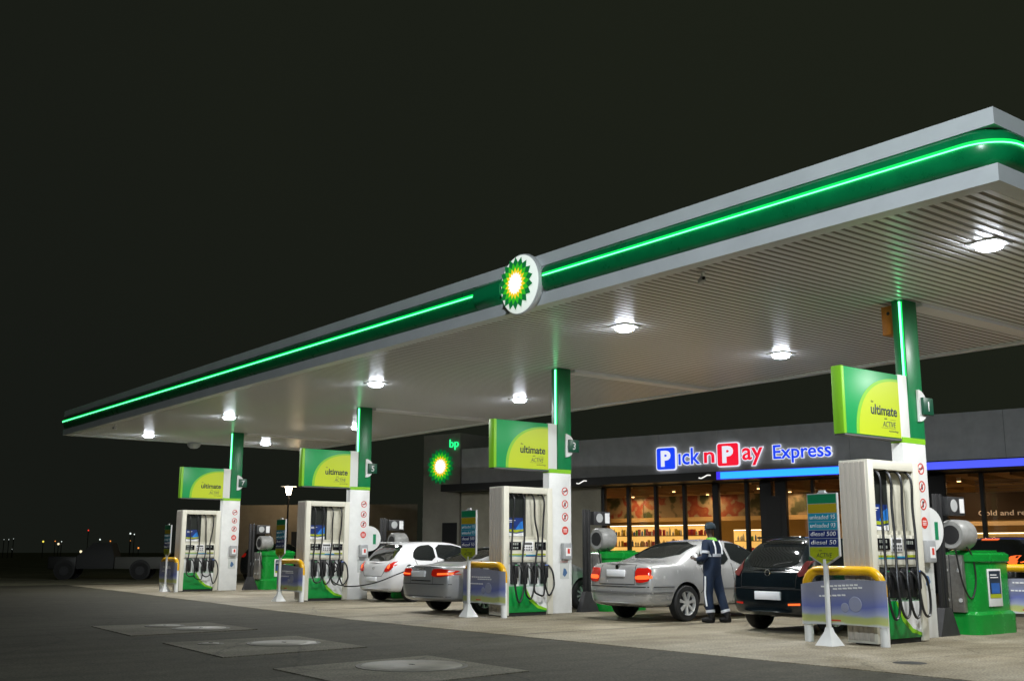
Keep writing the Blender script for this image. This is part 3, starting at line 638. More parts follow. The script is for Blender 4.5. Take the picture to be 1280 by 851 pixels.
# ================================================================== CARS
def project(bvh, poly, axis, sgn, off=.006, step=.06, lim=9):
    """flat outline -> patch that follows the body; axis 'y' means rays travel along sgn*Y, poly=(x,z); 'x' rays along sgn*X, poly=(y,z)"""
    bm = bmesh.new(); P = lambda p: (p[0], 0, p[1]) if axis == 'y' else (0, p[0], p[1])
    bm.faces.new([bm.verts.new(P(p)) for p in poly])
    u0, u1 = min(p[0] for p in poly), max(p[0] for p in poly); v0, v1 = min(p[1] for p in poly), max(p[1] for p in poly)
    ua = Vector((1, 0, 0)) if axis == 'y' else Vector((0, 1, 0))
    u = u0+step
    while u < u1-1e-4:
        bmesh.ops.bisect_plane(bm, geom=bm.verts[:]+bm.edges[:]+bm.faces[:], plane_co=ua*u, plane_no=ua); u += step
    v = v0+step
    while v < v1-1e-4:
        bmesh.ops.bisect_plane(bm, geom=bm.verts[:]+bm.edges[:]+bm.faces[:], plane_co=Vector((0, 0, v)), plane_no=Vector((0, 0, 1))); v += step
    d = Vector((0, sgn, 0)) if axis == 'y' else Vector((sgn, 0, 0))
    bad = []
    for vt in bm.verts:
        o = vt.co-d*lim+ (Vector((0, 2, 0)) if False else Vector((0, 0, 0)))
        h = bvh.ray_cast(o, d)
        if h[0] is None: bad.append(vt)
        else: vt.co = h[0]-d*off*.3+h[1]*off*(1 if h[1].dot(d) < 0 else -1)
    if bad: bmesh.ops.delete(bm, geom=bad, context='VERTS')
    bmesh.ops.triangulate(bm, faces=[f for f in bm.faces if len(f.verts) > 4])
    r = bmesh.ops.extrude_face_region(bm, geom=bm.faces[:])
    bmesh.ops.translate(bm, vec=d*(off*1.4+.004), verts=[g for g in r['geom'] if isinstance(g, bmesh.types.BMVert)])
    bmesh.ops.recalc_face_normals(bm, faces=bm.faces)
    return bm
def patch(name, bvh, poly, axis, sgn, m, parent, off=.006, step=.06, rnd=1):
    bm = project(bvh, chaikin(poly, rnd) if rnd else poly, axis, sgn, off, step)
    mb = MB(); mb.bm.free(); mb.bm = bm; return mb.build(name, m, parent, smooth=50)
def strip_poly(pts, w):
    L, R_ = [], []
    for i, p in enumerate(pts):
        a = pts[max(i-1, 0)]; b = pts[min(i+1, len(pts)-1)]; d = Vector((b[0]-a[0], b[1]-a[1])).normalized(); n = Vector((-d.y, d.x))*w/2
        L.append((p[0]+n.x, p[1]+n.y)); R_.append((p[0]-n.x, p[1]-n.y))
    return L+R_[::-1]
def car(name, loc, rz, label, paint, ST, wheels, wr, rear, sides, cat='car', zb=.24, hw_track=None, plate=None, extra=None, rimstyle=7, bulge=.06, group=None):
    root = empty(name, loc, label, cat, group, rz=rz)
    bm = bmesh.new(); rings = []
    for i, (yl, yt, wl, wm, ws, zs, wt, ze, zt) in enumerate(ST):
        zmid = .58; b0 = zb+(.08 if i in (0, len(ST)-1) else 0)
        end = -1 if i == 0 else (1 if i == len(ST)-1 else 0)
        c = bulge*end
        half = [(0, yl+c, b0), (wl*.6, yl+c*.8, b0), (wl*.93, yl, b0+.01), (wl, yl, b0+.10), (wm, yl, zmid), (ws, yl*.6+yt*.4, zs-.05), (ws-.035, yl*.35+yt*.65, zs+.015), (wt+.0, yt, ze), (wt*.55, yt+c*.8, zt-.012), (0, yt+c, zt)]
        ring = [Vector(p) for p in half]+[Vector((-p[0], p[1], p[2])) for p in half[-2:0:-1]]
        rings.append([bm.verts.new(p) for p in ring])
    n = len(rings[0])
    for a, b in zip(rings, rings[1:]):
        for k in range(n): bm.faces.new((a[k], a[(k+1) % n], b[(k+1) % n], b[k]))
    for ring, fl in ((rings[0], 1), (rings[-1], 0)):
        # ladder cap of quads: left/right halves plus a centre line of new verts
        N = 9; ce = {}
        for j in range(1, N):
            a = ring[j]; p = a.co.copy(); p.x = 0; p.y += bulge*(-1 if fl else 1)*.9
            ce[j] = bm.verts.new(p)
        ce[0] = ring[0]; ce[N] = ring[N]
        for j in range(0, N):
            r0, r1 = ring[j], ring[j+1]; l0, l1 = ring[(n-j) % n], ring[(n-j-1) % n]
            fr = [v for v in (ce[j], r0, r1, ce[j+1])]; frd = []
            for v in fr:
                if v not in frd: frd.append(v)
            if len(frd) > 2: bm.faces.new(frd)
            fr = [ce[j], ce[j+1], l1, l0]; frd = []
            for v in fr:
                if v not in frd: frd.append(v)
            if len(frd) > 2: bm.faces.new(frd)
    bmesh.ops.recalc_face_normals(bm, faces=bm.faces)
    me = bpy.data.meshes.new('tmp'); bm.to_mesh(me); bm.free()
    me.materials.append(paint); me.materials.append(black)
    t = bpy.data.objects.new('tmp', me); COL.objects.link(t)
    s = t.modifiers.new('s', 'SUBSURF'); s.levels = 2; s.render_levels = 2
    dg = bpy.context.evaluated_depsgraph_get(); sm = bpy.data.meshes.new_from_object(t.evaluated_get(dg))
    bvb = bmesh.new(); bvb.from_mesh(sm); bvh = BVHTree.FromBMesh(bvb); bvb.free()
    cut = MB(); cut.use(paint); cut.use(black)
    hw = max(q[3] for q in ST)
    for y in wheels:
        for sd in (1, -1): cut.cyl((sd*(hw-.30), y, wr), (sd*(hw+.2), y, wr), wr+.055, 28)
    co = cut.build('cut', None, smooth=0)
    bo = t.modifiers.new('b', 'BOOLEAN'); bo.object = co; bo.operation = 'DIFFERENCE'; bo.solver = 'EXACT'
    try: bo.material_mode = 'INDEX'
    except Exception: pass
    dg = bpy.context.evaluated_depsgraph_get(); dg.update(); bmsh = bpy.data.meshes.new_from_object(t.evaluated_get(dg))
    bpy.data.objects.remove(co); bpy.data.objects.remove(t)
    bmsh.shade_smooth(); bmsh.set_sharp_from_angle(angle=math.radians(38)); bmsh.name = 'body'
    link('body', bmsh, root)
    for y in wheels:
        for sd in (1, -1):
            x0 = sd*(hw-.215); x1 = sd*(hw-.015)
            mb = MB(); mb.lathe([(wr*.62, x0), (wr*.93, x0), (wr, x0+(x1-x0)*.15), (wr, x0+(x1-x0)*.85), (wr*.93, x1), (wr*.68, x1+sd*.004), (wr*.64, x1-sd*.02), (wr*.62, x0)], (0, y, wr), 'x', 32); w = mb.build('wheel', tyre, root)
            mb = MB(); mb.lathe([(wr*.66, x1+sd*.001), (wr*.63, x1-sd*.03), (wr*.60, x1-sd*.06)], (0, y, wr), 'x', 32)
            mb.lathe([(.001, x1-sd*.012), (wr*.15, x1-sd*.014), (wr*.17, x1-sd*.05)], (0, y, wr), 'x', 16)
            for k in range(rimstyle):
                a = 2*PI*k/rimstyle+.2; ca, sa = math.cos(a), math.sin(a)
                def q(r, tt, xx): return (xx, y+r*ca-tt*sa, wr+r*sa+tt*ca)
                mb.loft([[q(r, -tw, x1-sd*.05), q(r, -tw, x1-sd*dx_), q(r, tw, x1-sd*dx_), q(r, tw, x1-sd*.05)] for r, tw, dx_ in ((wr*.12, .020, .014), (wr*.64, .027 if rimstyle < 9 else .016, .006))])
            mb.build('rim', alloy, w)
            mb = MB(); mb.lathe([(wr*.615, x1-sd*.07), (.001, x1-sd*.075)], (0, y, wr), 'x', 24); mb.build('brake_disc', darkmetal, w)
    for nm, poly, m, *rest in rear:
        patch(nm, bvh, poly, 'y', 1, m, root, *(rest or []))
    for nm, poly, m, sd, *rest in sides:
        for s_ in ((1, -1) if sd == 0 else (sd,)): patch(nm, bvh, poly, 'x', -s_, m, root, *(rest or []))
    def hit_rear(x, z):
        h = bvh.ray_cast(Vector((x, -9, z)), Vector((0, 1, 0))); return h[0].y if h[0] else 0
    if plate:
        px, pz, pw, ph = plate; yy = hit_rear(px, pz)-.02
        mb = MB(); mb.box(px-pw/2, px+pw/2, yy-.006, yy+.03, pz-ph/2, pz+ph/2, .004); mb.build('number_plate', plate_m, root)
    if extra: extra(root, bvh, hit_rear)
    return root
def mirror(root, hw, y, z, paint):
    for sd in (1, -1):
        mb = MB(); mb.sphere((sd*(hw+.08), y, z), .10, (1.0, .55, .72)); mb.cyl((sd*(hw-.08), y+.02, z-.06), (sd*(hw+.03), y, z-.03), .022, 8); mb.build('wing_mirror', paint, root)
def handles(root, bvh, pts, m):
    for (y, z) in pts:
        for sd in (1, -1):
            h = bvh.ray_cast(Vector((sd*5, y, z)), Vector((-sd, 0, 0)))
            x = h[0].x+sd*.018; mb = MB(); mb.box(x-.012, x+.012, y-.09, y+.09, z-.014, z+.014, .009); mb.build('door_handle', m, root)
silver = mat('silver_paint', (.46, .46, .455), .24, metal=.35, coat=.6, noise=.03)
silver2 = mat('silver_grey_paint', (.38, .385, .39), .34, metal=.3, coat=.6, noise=.03)
whitep = mat('white_car_paint', (.66, .66, .68), .28, coat=.7)
darkp = mat('dark_blue_paint', (.005, .009, .012), .18, coat=1.0)
blackp = mat('black_car_paint', (.012, .012, .013), .2, coat=1.0)
chrome = mat('chrome', (.7, .7, .7), .12, metal=1)
gap = mat('panel_gap', (.02, .02, .02), .8)
trim = mat('grey_bumper_trim', (.16, .16, .16), .5)

# ---- silver saloon (1.74 wide)
ST = [(.0, .10, .70, .77, .74, .93, .60, .985, 1.01), (.10, .16, .80, .845, .80, .94, .67, 1.0, 1.03), (.55, .50, .82, .868, .82, .95, .70, 1.01, 1.035), (.95, .80, .82, .87, .83, .95, .68, 1.04, 1.06),
      (1.30, 1.28, .82, .87, .83, .95, .60, 1.29, 1.32), (1.70, 1.72, .82, .87, .83, .95, .565, 1.395, 1.43), (2.45, 2.35, .82, .87, .83, .945, .56, 1.41, 1.447), (2.95, 2.80, .82, .87, .83, .93, .57, 1.37, 1.41),
      (3.40, 3.52, .82, .87, .82, .90, .68, .98, 1.01), (3.85, 3.85, .82, .865, .80, .84, .66, .90, .94), (4.2, 4.18, .78, .83, .74, .74, .60, .79, .82), (4.36, 4.33, .70, .74, .66, .60, .52, .64, .67)]
sedlamp = [(.48, .68), (.46, .91), (.60, .92), (.76, .92), (.77, .70), (.60, .665)]
def mir(p): return [(-a, b) for a, b in p][::-1]
def ex1(root, bvh, hr):
    mirror(root, .86, 3.0, 1.0, silver); handles(root, bvh, [(1.55, .80), (2.62, .80)], silver)
    mb = MB(); yy = hr(0, .93); mb.lathe([(.001, yy-.02), (.045, yy-.018), (.05, yy+.01)], (0, 0, .93), 'y', 18); mb.build('badge', chrome, root)
    mb = MB(); mb.cyl((-.45, .05, .30), (-.45, .3, .30), .03, 10); mb.build('exhaust_pipe', steel, root)
sal = car('silver_saloon', (-5.64, -1.0, 0), 0, 'silver saloon with lit red tail lamps, fuelling beside the attendant in navy overalls', silver, ST, (.93, 3.45), .315,
    [('rear_window', [(-.60, 1.085), (.60, 1.085), (.52, 1.375), (-.52, 1.375)], carglass, .006, .06, 1),
     ('tail_lamp', sedlamp, redl, .012), ('tail_lamp', mir(sedlamp), redl, .012), ('tail_lamp_glow', [(.48, .72), (.78, .73), (.78, .80), (.48, .79)], redlit, .017), ('tail_lamp_glow', mir([(.48, .72), (.78, .73), (.78, .80), (.48, .79)]), redlit, .017),
     ('bumper_gap', strip_poly([(-.84, .60), (.84, .60)], .014), gap, .004, .1, 0), ('boot_gap', strip_poly([(-.44, .97), (-.46, .64), (.46, .64), (.44, .97)], .012), gap, .004, .1, 0),
     ('bumper_trim', strip_poly([(-.82, .50), (.82, .50)], .035), trim, .008, .08, 0), ('bumper_lower', [(-.78, .25), (.78, .25), (.80, .345), (-.80, .345)], black, .005, .1, 0), ('door_mark', [(-.62, .84), (-.54, .84), (-.56, .92), (-.60, .92)], inkw, .006, .05, 0)],
    [('side_window', [(1.26, 1.0), (1.50, 1.20), (1.72, 1.36), (2.18, 1.375), (2.18, .98), (1.36, .97)], carglass, 0, .006, .07, 1), ('side_window', [(2.25, .98), (2.25, 1.375), (2.72, 1.35), (2.98, 1.22), (3.22, 1.0), (3.2, .98)], carglass, 0, .006, .07, 1),
     ('door_gap', strip_poly([(2.215, 1.0), (2.20, .32), (3.12, .32), (3.25, .60), (3.22, .96)], .012), gap, 0, .003, .1, 0), ('door_gap', strip_poly([(1.34, .97), (1.40, .75), (1.42, .60), (1.30, .48)], .012), gap, 0, .003, .1, 0),
     ('side_trim', strip_poly([(1.36, .55), (3.05, .55)], .035), trim, 0, .008, .12, 0), ('bumper_side_gap', strip_poly([(.12, .60), (.60, .60)], .014), gap, 0, .004, .1, 0), ('bumper_trim', strip_poly([(.12, .50), (.56, .50)], .035), trim, 0, .008, .1, 0), ('bumper_side_gap', strip_poly([(3.9, .6), (4.3, .6)], .014), gap, 0, .004, .1, 0)],
    plate=(-.02, .83, .46, .12), extra=ex1)

sal.scale = (1.02, 1.03, 1.05)
# ---- silver grey saloon, lower, 1.82 wide
ST2 = [(.0, .06, .74, .82, .78, .90, .66, .95, .97), (.10, .13, .84, .885, .84, .91, .72, .965, .985), (.5, .42, .86, .905, .86, .92, .74, .97, .99), (.9, .72, .86, .91, .86, .92, .70, 1.0, 1.02),
       (1.30, 1.30, .86, .91, .86, .92, .60, 1.22, 1.255), (1.75, 1.85, .86, .91, .86, .92, .575, 1.345, 1.385), (2.5, 2.45, .86, .91, .86, .91, .57, 1.37, 1.41), (3.0, 2.9, .86, .91, .86, .90, .58, 1.33, 1.37),
       (3.5, 3.7, .86, .91, .85, .87, .70, .95, .98), (4.0, 4.0, .86, .90, .83, .80, .68, .86, .90), (4.5, 4.45, .80, .85, .76, .70, .62, .74, .77), (4.68, 4.63, .70, .75, .66, .58, .52, .61, .64)]
al = [(.36, .76), (.38, .90), (.60, .91), (.86, .88), (.86, .77), (.60, .74)]
def ex2(root, bvh, hr):
    mirror(root, .90, 3.15, .98, silver2); handles(root, bvh, [(1.7, .76), (2.75, .76)], silver2)
    for d in (-.105, -.035, .035, .105):
        mb = MB(); yy = hr(d, .88)-.012; mb.lathe([(.042, yy), (.036, yy-.006), (.030, yy), (.036, yy+.004), (.042, yy)], (d*.8, 0, .885), 'y', 18); mb.build('badge', chrome, root)
car('silver_saloon', (-9.93, -2.50, 0), 0, 'silver grey saloon with a sloping dark rear window, right of the white hatchback', silver2, ST2, (.98, 3.72), .325,
    [('rear_window', [(-.62, 1.045), (.62, 1.045), (.54, 1.335), (-.54, 1.335)], carglass, .006, .06, 1),
     ('tail_lamp', al, redl, .012), ('tail_lamp', mir(al), redl, .012), ('tail_lamp_glow', [(.56, .78), (.84, .79), (.84, .83), (.56, .82)], redlit, .017, .06, 0), ('tail_lamp_glow', mir([(.42, .78), (.84, .79), (.84, .82), (.42, .81)]), redlit, .017, .06, 0),
     ('boot_gap', strip_poly([(-.40, .92), (-.42, .60), (.42, .60), (.40, .92)], .012), gap, .004, .1, 0), ('chrome_strip', strip_poly([(-.36, .665), (.36, .665)], .018), chrome, .012, .1, 0), ('bumper_gap', strip_poly([(-.86, .60), (.86, .60)], .012), gap, .004, .1, 0),
     ('bumper_lower', [(-.80, .25), (.80, .25), (.82, .36), (-.82, .36)], black, .005, .1, 0)],
    [('side_window', [(1.22, .97), (1.62, 1.19), (1.9, 1.30), (2.3, 1.335), (2.3, .945), (1.3, .94)], carglass, 0, .006, .07, 1), ('side_window', [(2.37, .945), (2.37, 1.335), (2.85, 1.31), (3.1, 1.2), (3.45, .96), (3.4, .94)], carglass, 0, .006, .07, 1),
     ('door_gap', strip_poly([(2.335, .95), (2.32, .32), (3.25, .32), (3.38, .60), (3.38, .93)], .012), gap, 0, .003, .1, 0), ('sill_strip', strip_poly([(1.5, .33), (3.2, .33)], .03), chrome, 0, .004, .15, 0)],
    plate=(-.10, .80, .50, .12), extra=ex2, rimstyle=10)

# ---- white hatchback
STH = [(.0, .14, .70, .78, .76, .92, .66, .97, .99), (.09, .18, .80, .835, .81, .94, .68, 1.01, 1.03), (.40, .30, .83, .86, .83, .96, .66, 1.20, 1.23), (.70, .52, .83, .865, .835, .97, .60, 1.42, 1.45), (1.1, 1.0, .83, .865, .835, .96, .585, 1.475, 1.515),
       (1.9, 1.85, .83, .865, .835, .95, .58, 1.49, 1.53), (2.5, 2.4, .83, .865, .83, .94, .585, 1.44, 1.48), (2.95, 3.2, .83, .865, .82, .92, .70, 1.03, 1.06), (3.4, 3.42, .82, .85, .79, .86, .66, .92, .96), (3.75, 3.72, .76, .80, .72, .76, .60, .80, .83), (3.95, 3.9, .66, .70, .62, .60, .5, .63, .66)]
hlamp = [(.56, .74), (.50, .80), (.62, .93), (.80, 1.04), (.80, .92), (.74, .78)]
def ex3(root, bvh, hr):
    mirror(root, .86, 2.85, 1.0, whitep); handles(root, bvh, [(1.15, .84), (2.1, .84)], whitep)
    mb = MB(); yy = hr(0, .86); mb.lathe([(.045, yy-.012), (.038, yy-.02), (.031, yy-.012)], (0, 0, .84), 'y', 18); mb.build('badge', chrome, root)
    h = bvh.ray_cast(Vector((5, .62, .86)), Vector((-1, 0, 0))); x = h[0].x
    mb = MB(); mb.lathe([(.001, x-.01), (.075, x-.01), (.08, x+.006), (.001, x+.008)], (0, .56, .86), 'x', 20); mb.build('open_filler_neck', black, root)
    mb = MB(); mb.cyl((x+.02, .72, .86), (x+.09, .74, .86), .07, 16); mb.build('filler_flap', whitep, root)
    mb = MB(); mb.box(-.06, .06, .52, .535, .0, .05); mb.bm.clear(); mb.box(-.5, .5, .46, .55, 1.462, 1.50, .015); mb.build('roof_spoiler', whitep, root)
car('white_hatchback', (-15.15, -.55, 0), 0, 'white five door hatchback with a fuel nozzle in its rear flank', whitep, STH, (.72, 3.2), .30,
    [('rear_window', [(-.62, 1.03), (0, 1.0), (.62, 1.03), (.56, 1.34), (.40, 1.43), (-.40, 1.43), (-.56, 1.34)], carglass, .006, .06, 1), ('tail_lamp', hlamp, redl, .012), ('tail_lamp', mir(hlamp), redl, .012),
     ('tail_lamp_glow', [(.60, .84), (.68, .82), (.70, .90), (.64, .93)], redlit, .017), ('tail_lamp_glow', mir([(.60, .84), (.68, .82), (.70, .90), (.64, .93)]), redlit, .017),
     ('tailgate_gap', strip_poly([(-.60, .98), (-.50, .74), (-.42, .64), (.42, .64), (.50, .74), (.60, .98)], .012), gap, .004, .1, 0), ('bumper_lower', [(-.72, .27), (.72, .27), (.74, .34), (-.74, .34)], trim, .005, .1, 0)],
    [('side_window', [(.72, 1.12), (.80, 1.28), (1.0, 1.40), (1.42, 1.44), (1.42, 1.02), (.80, 1.04)], carglass, 0, .006, .07, 1), ('side_window', [(1.49, 1.02), (1.49, 1.44), (2.2, 1.42), (2.55, 1.24), (2.8, 1.02)], carglass, 0, .006, .07, 1),
     ('door_gap', strip_poly([(1.455, 1.03), (1.44, .33), (2.55, .33), (2.68, .6), (2.72, .98)], .012), gap, 0, .003, .1, 0), ('door_gap', strip_poly([(.78, 1.04), (.86, .78), (1.02, .62), (1.05, .36)], .012), gap, 0, .003, .1, 0)],
    plate=(0, .57, .46, .11), extra=ex3, rimstyle=10)

# ---- dark hatchback
STD = [(s_[0], s_[1]*.85, s_[2]*.955, s_[3]*.95, s_[4]*.95, s_[5]+.02, s_[6]*.95, s_[7], s_[8]-.005) for s_ in STH]
STD = [(a*.92, b*.92, c, d, e, f, g, h, i) for a, b, c, d, e, f, g, h, i in STD]
dlamp = [(.60, .86), (.56, .94), (.64, 1.14), (.74, 1.36), (.76, 1.30), (.76, 1.06), (.74, .92)]
dkredl = mat('dark_tail_lamp', (.14, .03, .03), .1)
def ex4(root, bvh, hr):
    mirror(root, .82, 2.65, 1.0, darkp); handles(root, bvh, [(1.05, .86), (1.95, .86)], chrome)
    mb = MB(); yy = hr(0, .93); mb.lathe([(.055, yy-.008), (.048, yy-.016), (.040, yy-.008)], (0, 0, .93), 'y', 18); mb.box(-.03, .03, yy-.014, yy-.008, .925, .935); mb.build('badge', chrome, root)
    mb = MB(); mb.box(-.45, .45, .34, .45, 1.475, 1.505, .012); mb.build('roof_spoiler', darkp, root)
    mb = MB(); yy = hr(.1, 1.05); mb.tube([(.0, yy-.012, 1.04), (.2, yy+.01, 1.08), (.38, yy+.03, 1.10)], .008, 6); mb.build('rear_wiper', black, root)
car('dark_hatchback', (-2.10, -1.05, 0), 0, 'very dark blue hatchback with bright white number plate, beside the nearest pump', darkp, STD, (.66, 2.95), .295,
    [('rear_window', [(-.52, 1.04), (0, 1.0), (.52, 1.04), (.50, 1.36), (.38, 1.44), (-.38, 1.44), (-.50, 1.36)], carglass, .006, .06, 1), ('tail_lamp', dlamp, dkredl, .012), ('tail_lamp', mir(dlamp), dkredl, .012),
     ('tailgate_gap', strip_poly([(-.56, .98), (-.54, .70), (.54, .70), (.56, .98)], .010), gap, .004, .1, 0), ('reflector', [(.42, .43), (.62, .44), (.62, .47), (.42, .46)], redlit, .012, .1, 0), ('reflector', mir([(.50, .43), (.64, .44), (.64, .465), (.50, .46)]), redl, .012, .1, 0),
     ('bumper_gap', strip_poly([(-.78, .68), (.78, .68)], .010), gap, .004, .1, 0)],
    [('side_window', [(.62, 1.12), (.70, 1.28), (.9, 1.38), (1.28, 1.42), (1.28, 1.04), (.70, 1.05)], carglass, 0, .006, .07, 1), ('side_window', [(1.35, 1.04), (1.35, 1.42), (2.0, 1.40), (2.3, 1.24), (2.55, 1.04)], carglass, 0, .006, .07, 1)],
    plate=(.03, .575, .50, .13), extra=ex4)
# ---- cars beyond
STV = [(a, b, c*1.04, d*1.04, e*1.04, f+.10, g*1.08, h+.12, i+.12) for a, b, c, d, e, f, g, h, i in STH]
suvlamp = [(.60, 1.0), (.60, 1.16), (.78, 1.20), (.86, 1.16), (.84, 1.0)]
def suv(loc, rz, lab, paint, lamp, gl, plt, z=True):
    return car('parked_car', loc, rz, lab, paint, STV, (.74, 3.15), .33,
        [('rear_window', [(-.58, 1.16), (.58, 1.16), (.52, 1.50), (-.52, 1.50)], carglass, .006, .08, 1), ('tail_lamp', suvlamp, lamp, .012), ('tail_lamp', mir(suvlamp), lamp, .012), ('brake_light', [(-.2, 1.545), (.2, 1.545), (.2, 1.575), (-.2, 1.575)], gl, .01, .1, 0)],
        [('side_window', [(.78, 1.2), (.9, 1.42), (1.42, 1.5), (1.42, 1.14), (.84, 1.14)], carglass, 0, .006, .09, 1), ('side_window', [(1.49, 1.14), (1.49, 1.5), (2.2, 1.5), (2.5, 1.34), (2.8, 1.14)], carglass, 0, .006, .09, 1)],
        plate=plt, extra=lambda r, b, h: mirror(r, .9, 2.8, 1.12, paint), group='cars parked beyond the pumps')
suv((-4.15, 9.2, 0), math.radians(4), 'dark car with glowing red tail and brake lamps by the shop, right edge', blackp, redlit, redlit, (0, .75, .5, .12))
suv((-36.0, 6.0, 0), math.radians(35), 'dark car seen from behind between the far column and the green bin', blackp, redl, redl, (0, .72, .5, .12))
suv((-13.2, 12.9, 0), math.radians(14), 'black car parked nose to the shop windows, left of the attendant', blackp, dkredl, dkredl, (0, .75, .5, .12))
suv((-10.9, 13.6, 0), math.radians(14), 'black car parked nose to the shop windows, behind the attendant', blackp, dkredl, dkredl, (0, .75, .5, .12))

# ---- pickup in the dark, far left (heads away to the left, its load bed towards the canopy)
pk = empty('pickup_truck', (-41.3, 3.9, 0), 'pale pickup truck standing in the dark beyond the left end of the canopy', 'pickup', rz=math.radians(151))
pkm = mat('pickup_paint', (.10, .10, .09), .6)
mb = MB(); mb.box(-.85, .85, 0, 2.1, .45, 1.0, .05); mb.build('load_bed', pkm, pk)
mb = MB(); mb.box(-.85, .85, 3.75, 5.0, .45, 1.02, .08); mb.build('bonnet', mat('pickup_cab', (.02, .02, .02), .5), pk)  # bonnet and cab near black: night darkness put into their colour
mb = MB(); mb.loft([[(sx*w_, y, z) for sx, w_, y, z in ((-1, .85, a, .46), (1, .85, a, .46), (1, .85, a, 1.03), (1, .66, b, c), (-1, .66, b, c), (-1, .85, a, 1.03))] for a, b, c in ((2.12, 2.3, 1.62), (3.74, 3.1, 1.62))]); mb.build('cab', mat('pickup_cab', (.05, .05, .05), .3), pk)
for y in (.95, 4.25):
    for sd in (1, -1):
        mb = MB(); mb.lathe([(.46, sd*.8515), (.38, sd*.8530), (.30, sd*.8515)], (0, y, .42), 'x', 24); mb.build('arch_trim', mat('pickup_cab', (.05, .05, .05), .3), pk)
        mb = MB(); mb.cyl((sd*.66, y, .38), (sd*.88, y, .38), .38, 24); w = mb.build('wheel', tyre, pk)
        mb = MB(); mb.cyl((sd*.86, y, .38), (sd*.885, y, .38), .2, 16); mb.build('rim', darkmetal, w)
mb = MB(); mb.box(-.26, .26, -.03, -.012, .60, .72); mb.build('number_plate', plate_m, pk, smooth=0)
mb = MB(); mb.box(-.84, .84, -.011, -.001, .47, .98); mb.build('tailgate', mat('pickup_cab', (.05, .05, .05), .3), pk, smooth=0)
mb = MB(); mb.box(.70, .84, -.02, -.0115, .62, .82); mb.build('tail_lamp', redl, pk, smooth=0)

# fuel hoses running to the two cars
def refuel(x0, pts, lab):
    e = empty('refuelling_hose', (0, 0, 0), lab, 'fuel hose', 'hoses in use')
    mb = MB(); mb.tube(pts, .016, 8, 8); mb.build('rubber_hose', hosem, e)
    p, q = Vector(pts[-1]), Vector(pts[-2]); d = (p-q).normalized()
    mb = MB(); mb.cyl(p-d*.02, p+d*.14, .03, 10); mb.cyl(p+d*.14, p+d*.22, .014, 8); mb.build('nozzle', black, e)
refuel(-2*S, [(-2*S+.48, -1.15, .98), (-2*S+.62, -1.05, .80), (-16.2, -1.2, .62), (-15.6, -1.35, .45), (-14.9, -1.30, .40), (-14.35, -.95, .50), (-14.05, -.45, .72), (-14.0, -.05, .85), (-14.10, -.02, .865)], 'black fuel hose looping behind the white hatchback into its filler')
refuel(-S, [(-S-.05, -1.3, 1.0), (-S-.25, -1.35, .8), (-S-.38, -1.5, .35), (-8.75, -1.75, .22), (-8.85, -1.75, .55), (-8.93, -1.7, .86)], 'black fuel hose hanging at the rear flank of the grey saloon')

# ================================================================== PEOPLE
def skinmesh(verts, edges, radii, m, name, parent=None, sub=2):
    bm = bmesh.new(); ly = bm.verts.layers.skin.verify(); vs = [bm.verts.new(v) for v in verts]
    for a, b in edges: bm.edges.new((vs[a], vs[b]))
    for v, r in zip(vs, radii):
        v[ly].radius = r if isinstance(r, tuple) else (r, r)
    vs[0][ly].use_root = True
    me = bpy.data.meshes.new('tmp'); bm.to_mesh(me); bm.free(); t = bpy.data.objects.new('tmp', me); COL.objects.link(t)
    s = t.modifiers.new('s', 'SKIN'); s.use_smooth_shade = True; u = t.modifiers.new('u', 'SUBSURF'); u.levels = sub; u.render_levels = sub
    dg = bpy.context.evaluated_depsgraph_get(); me2 = bpy.data.meshes.new_from_object(t.evaluated_get(dg)); bpy.data.objects.remove(t)
    me2.materials.clear(); me2.materials.append(m); me2.name = name; me2.shade_smooth()
    return link(name, me2, parent)
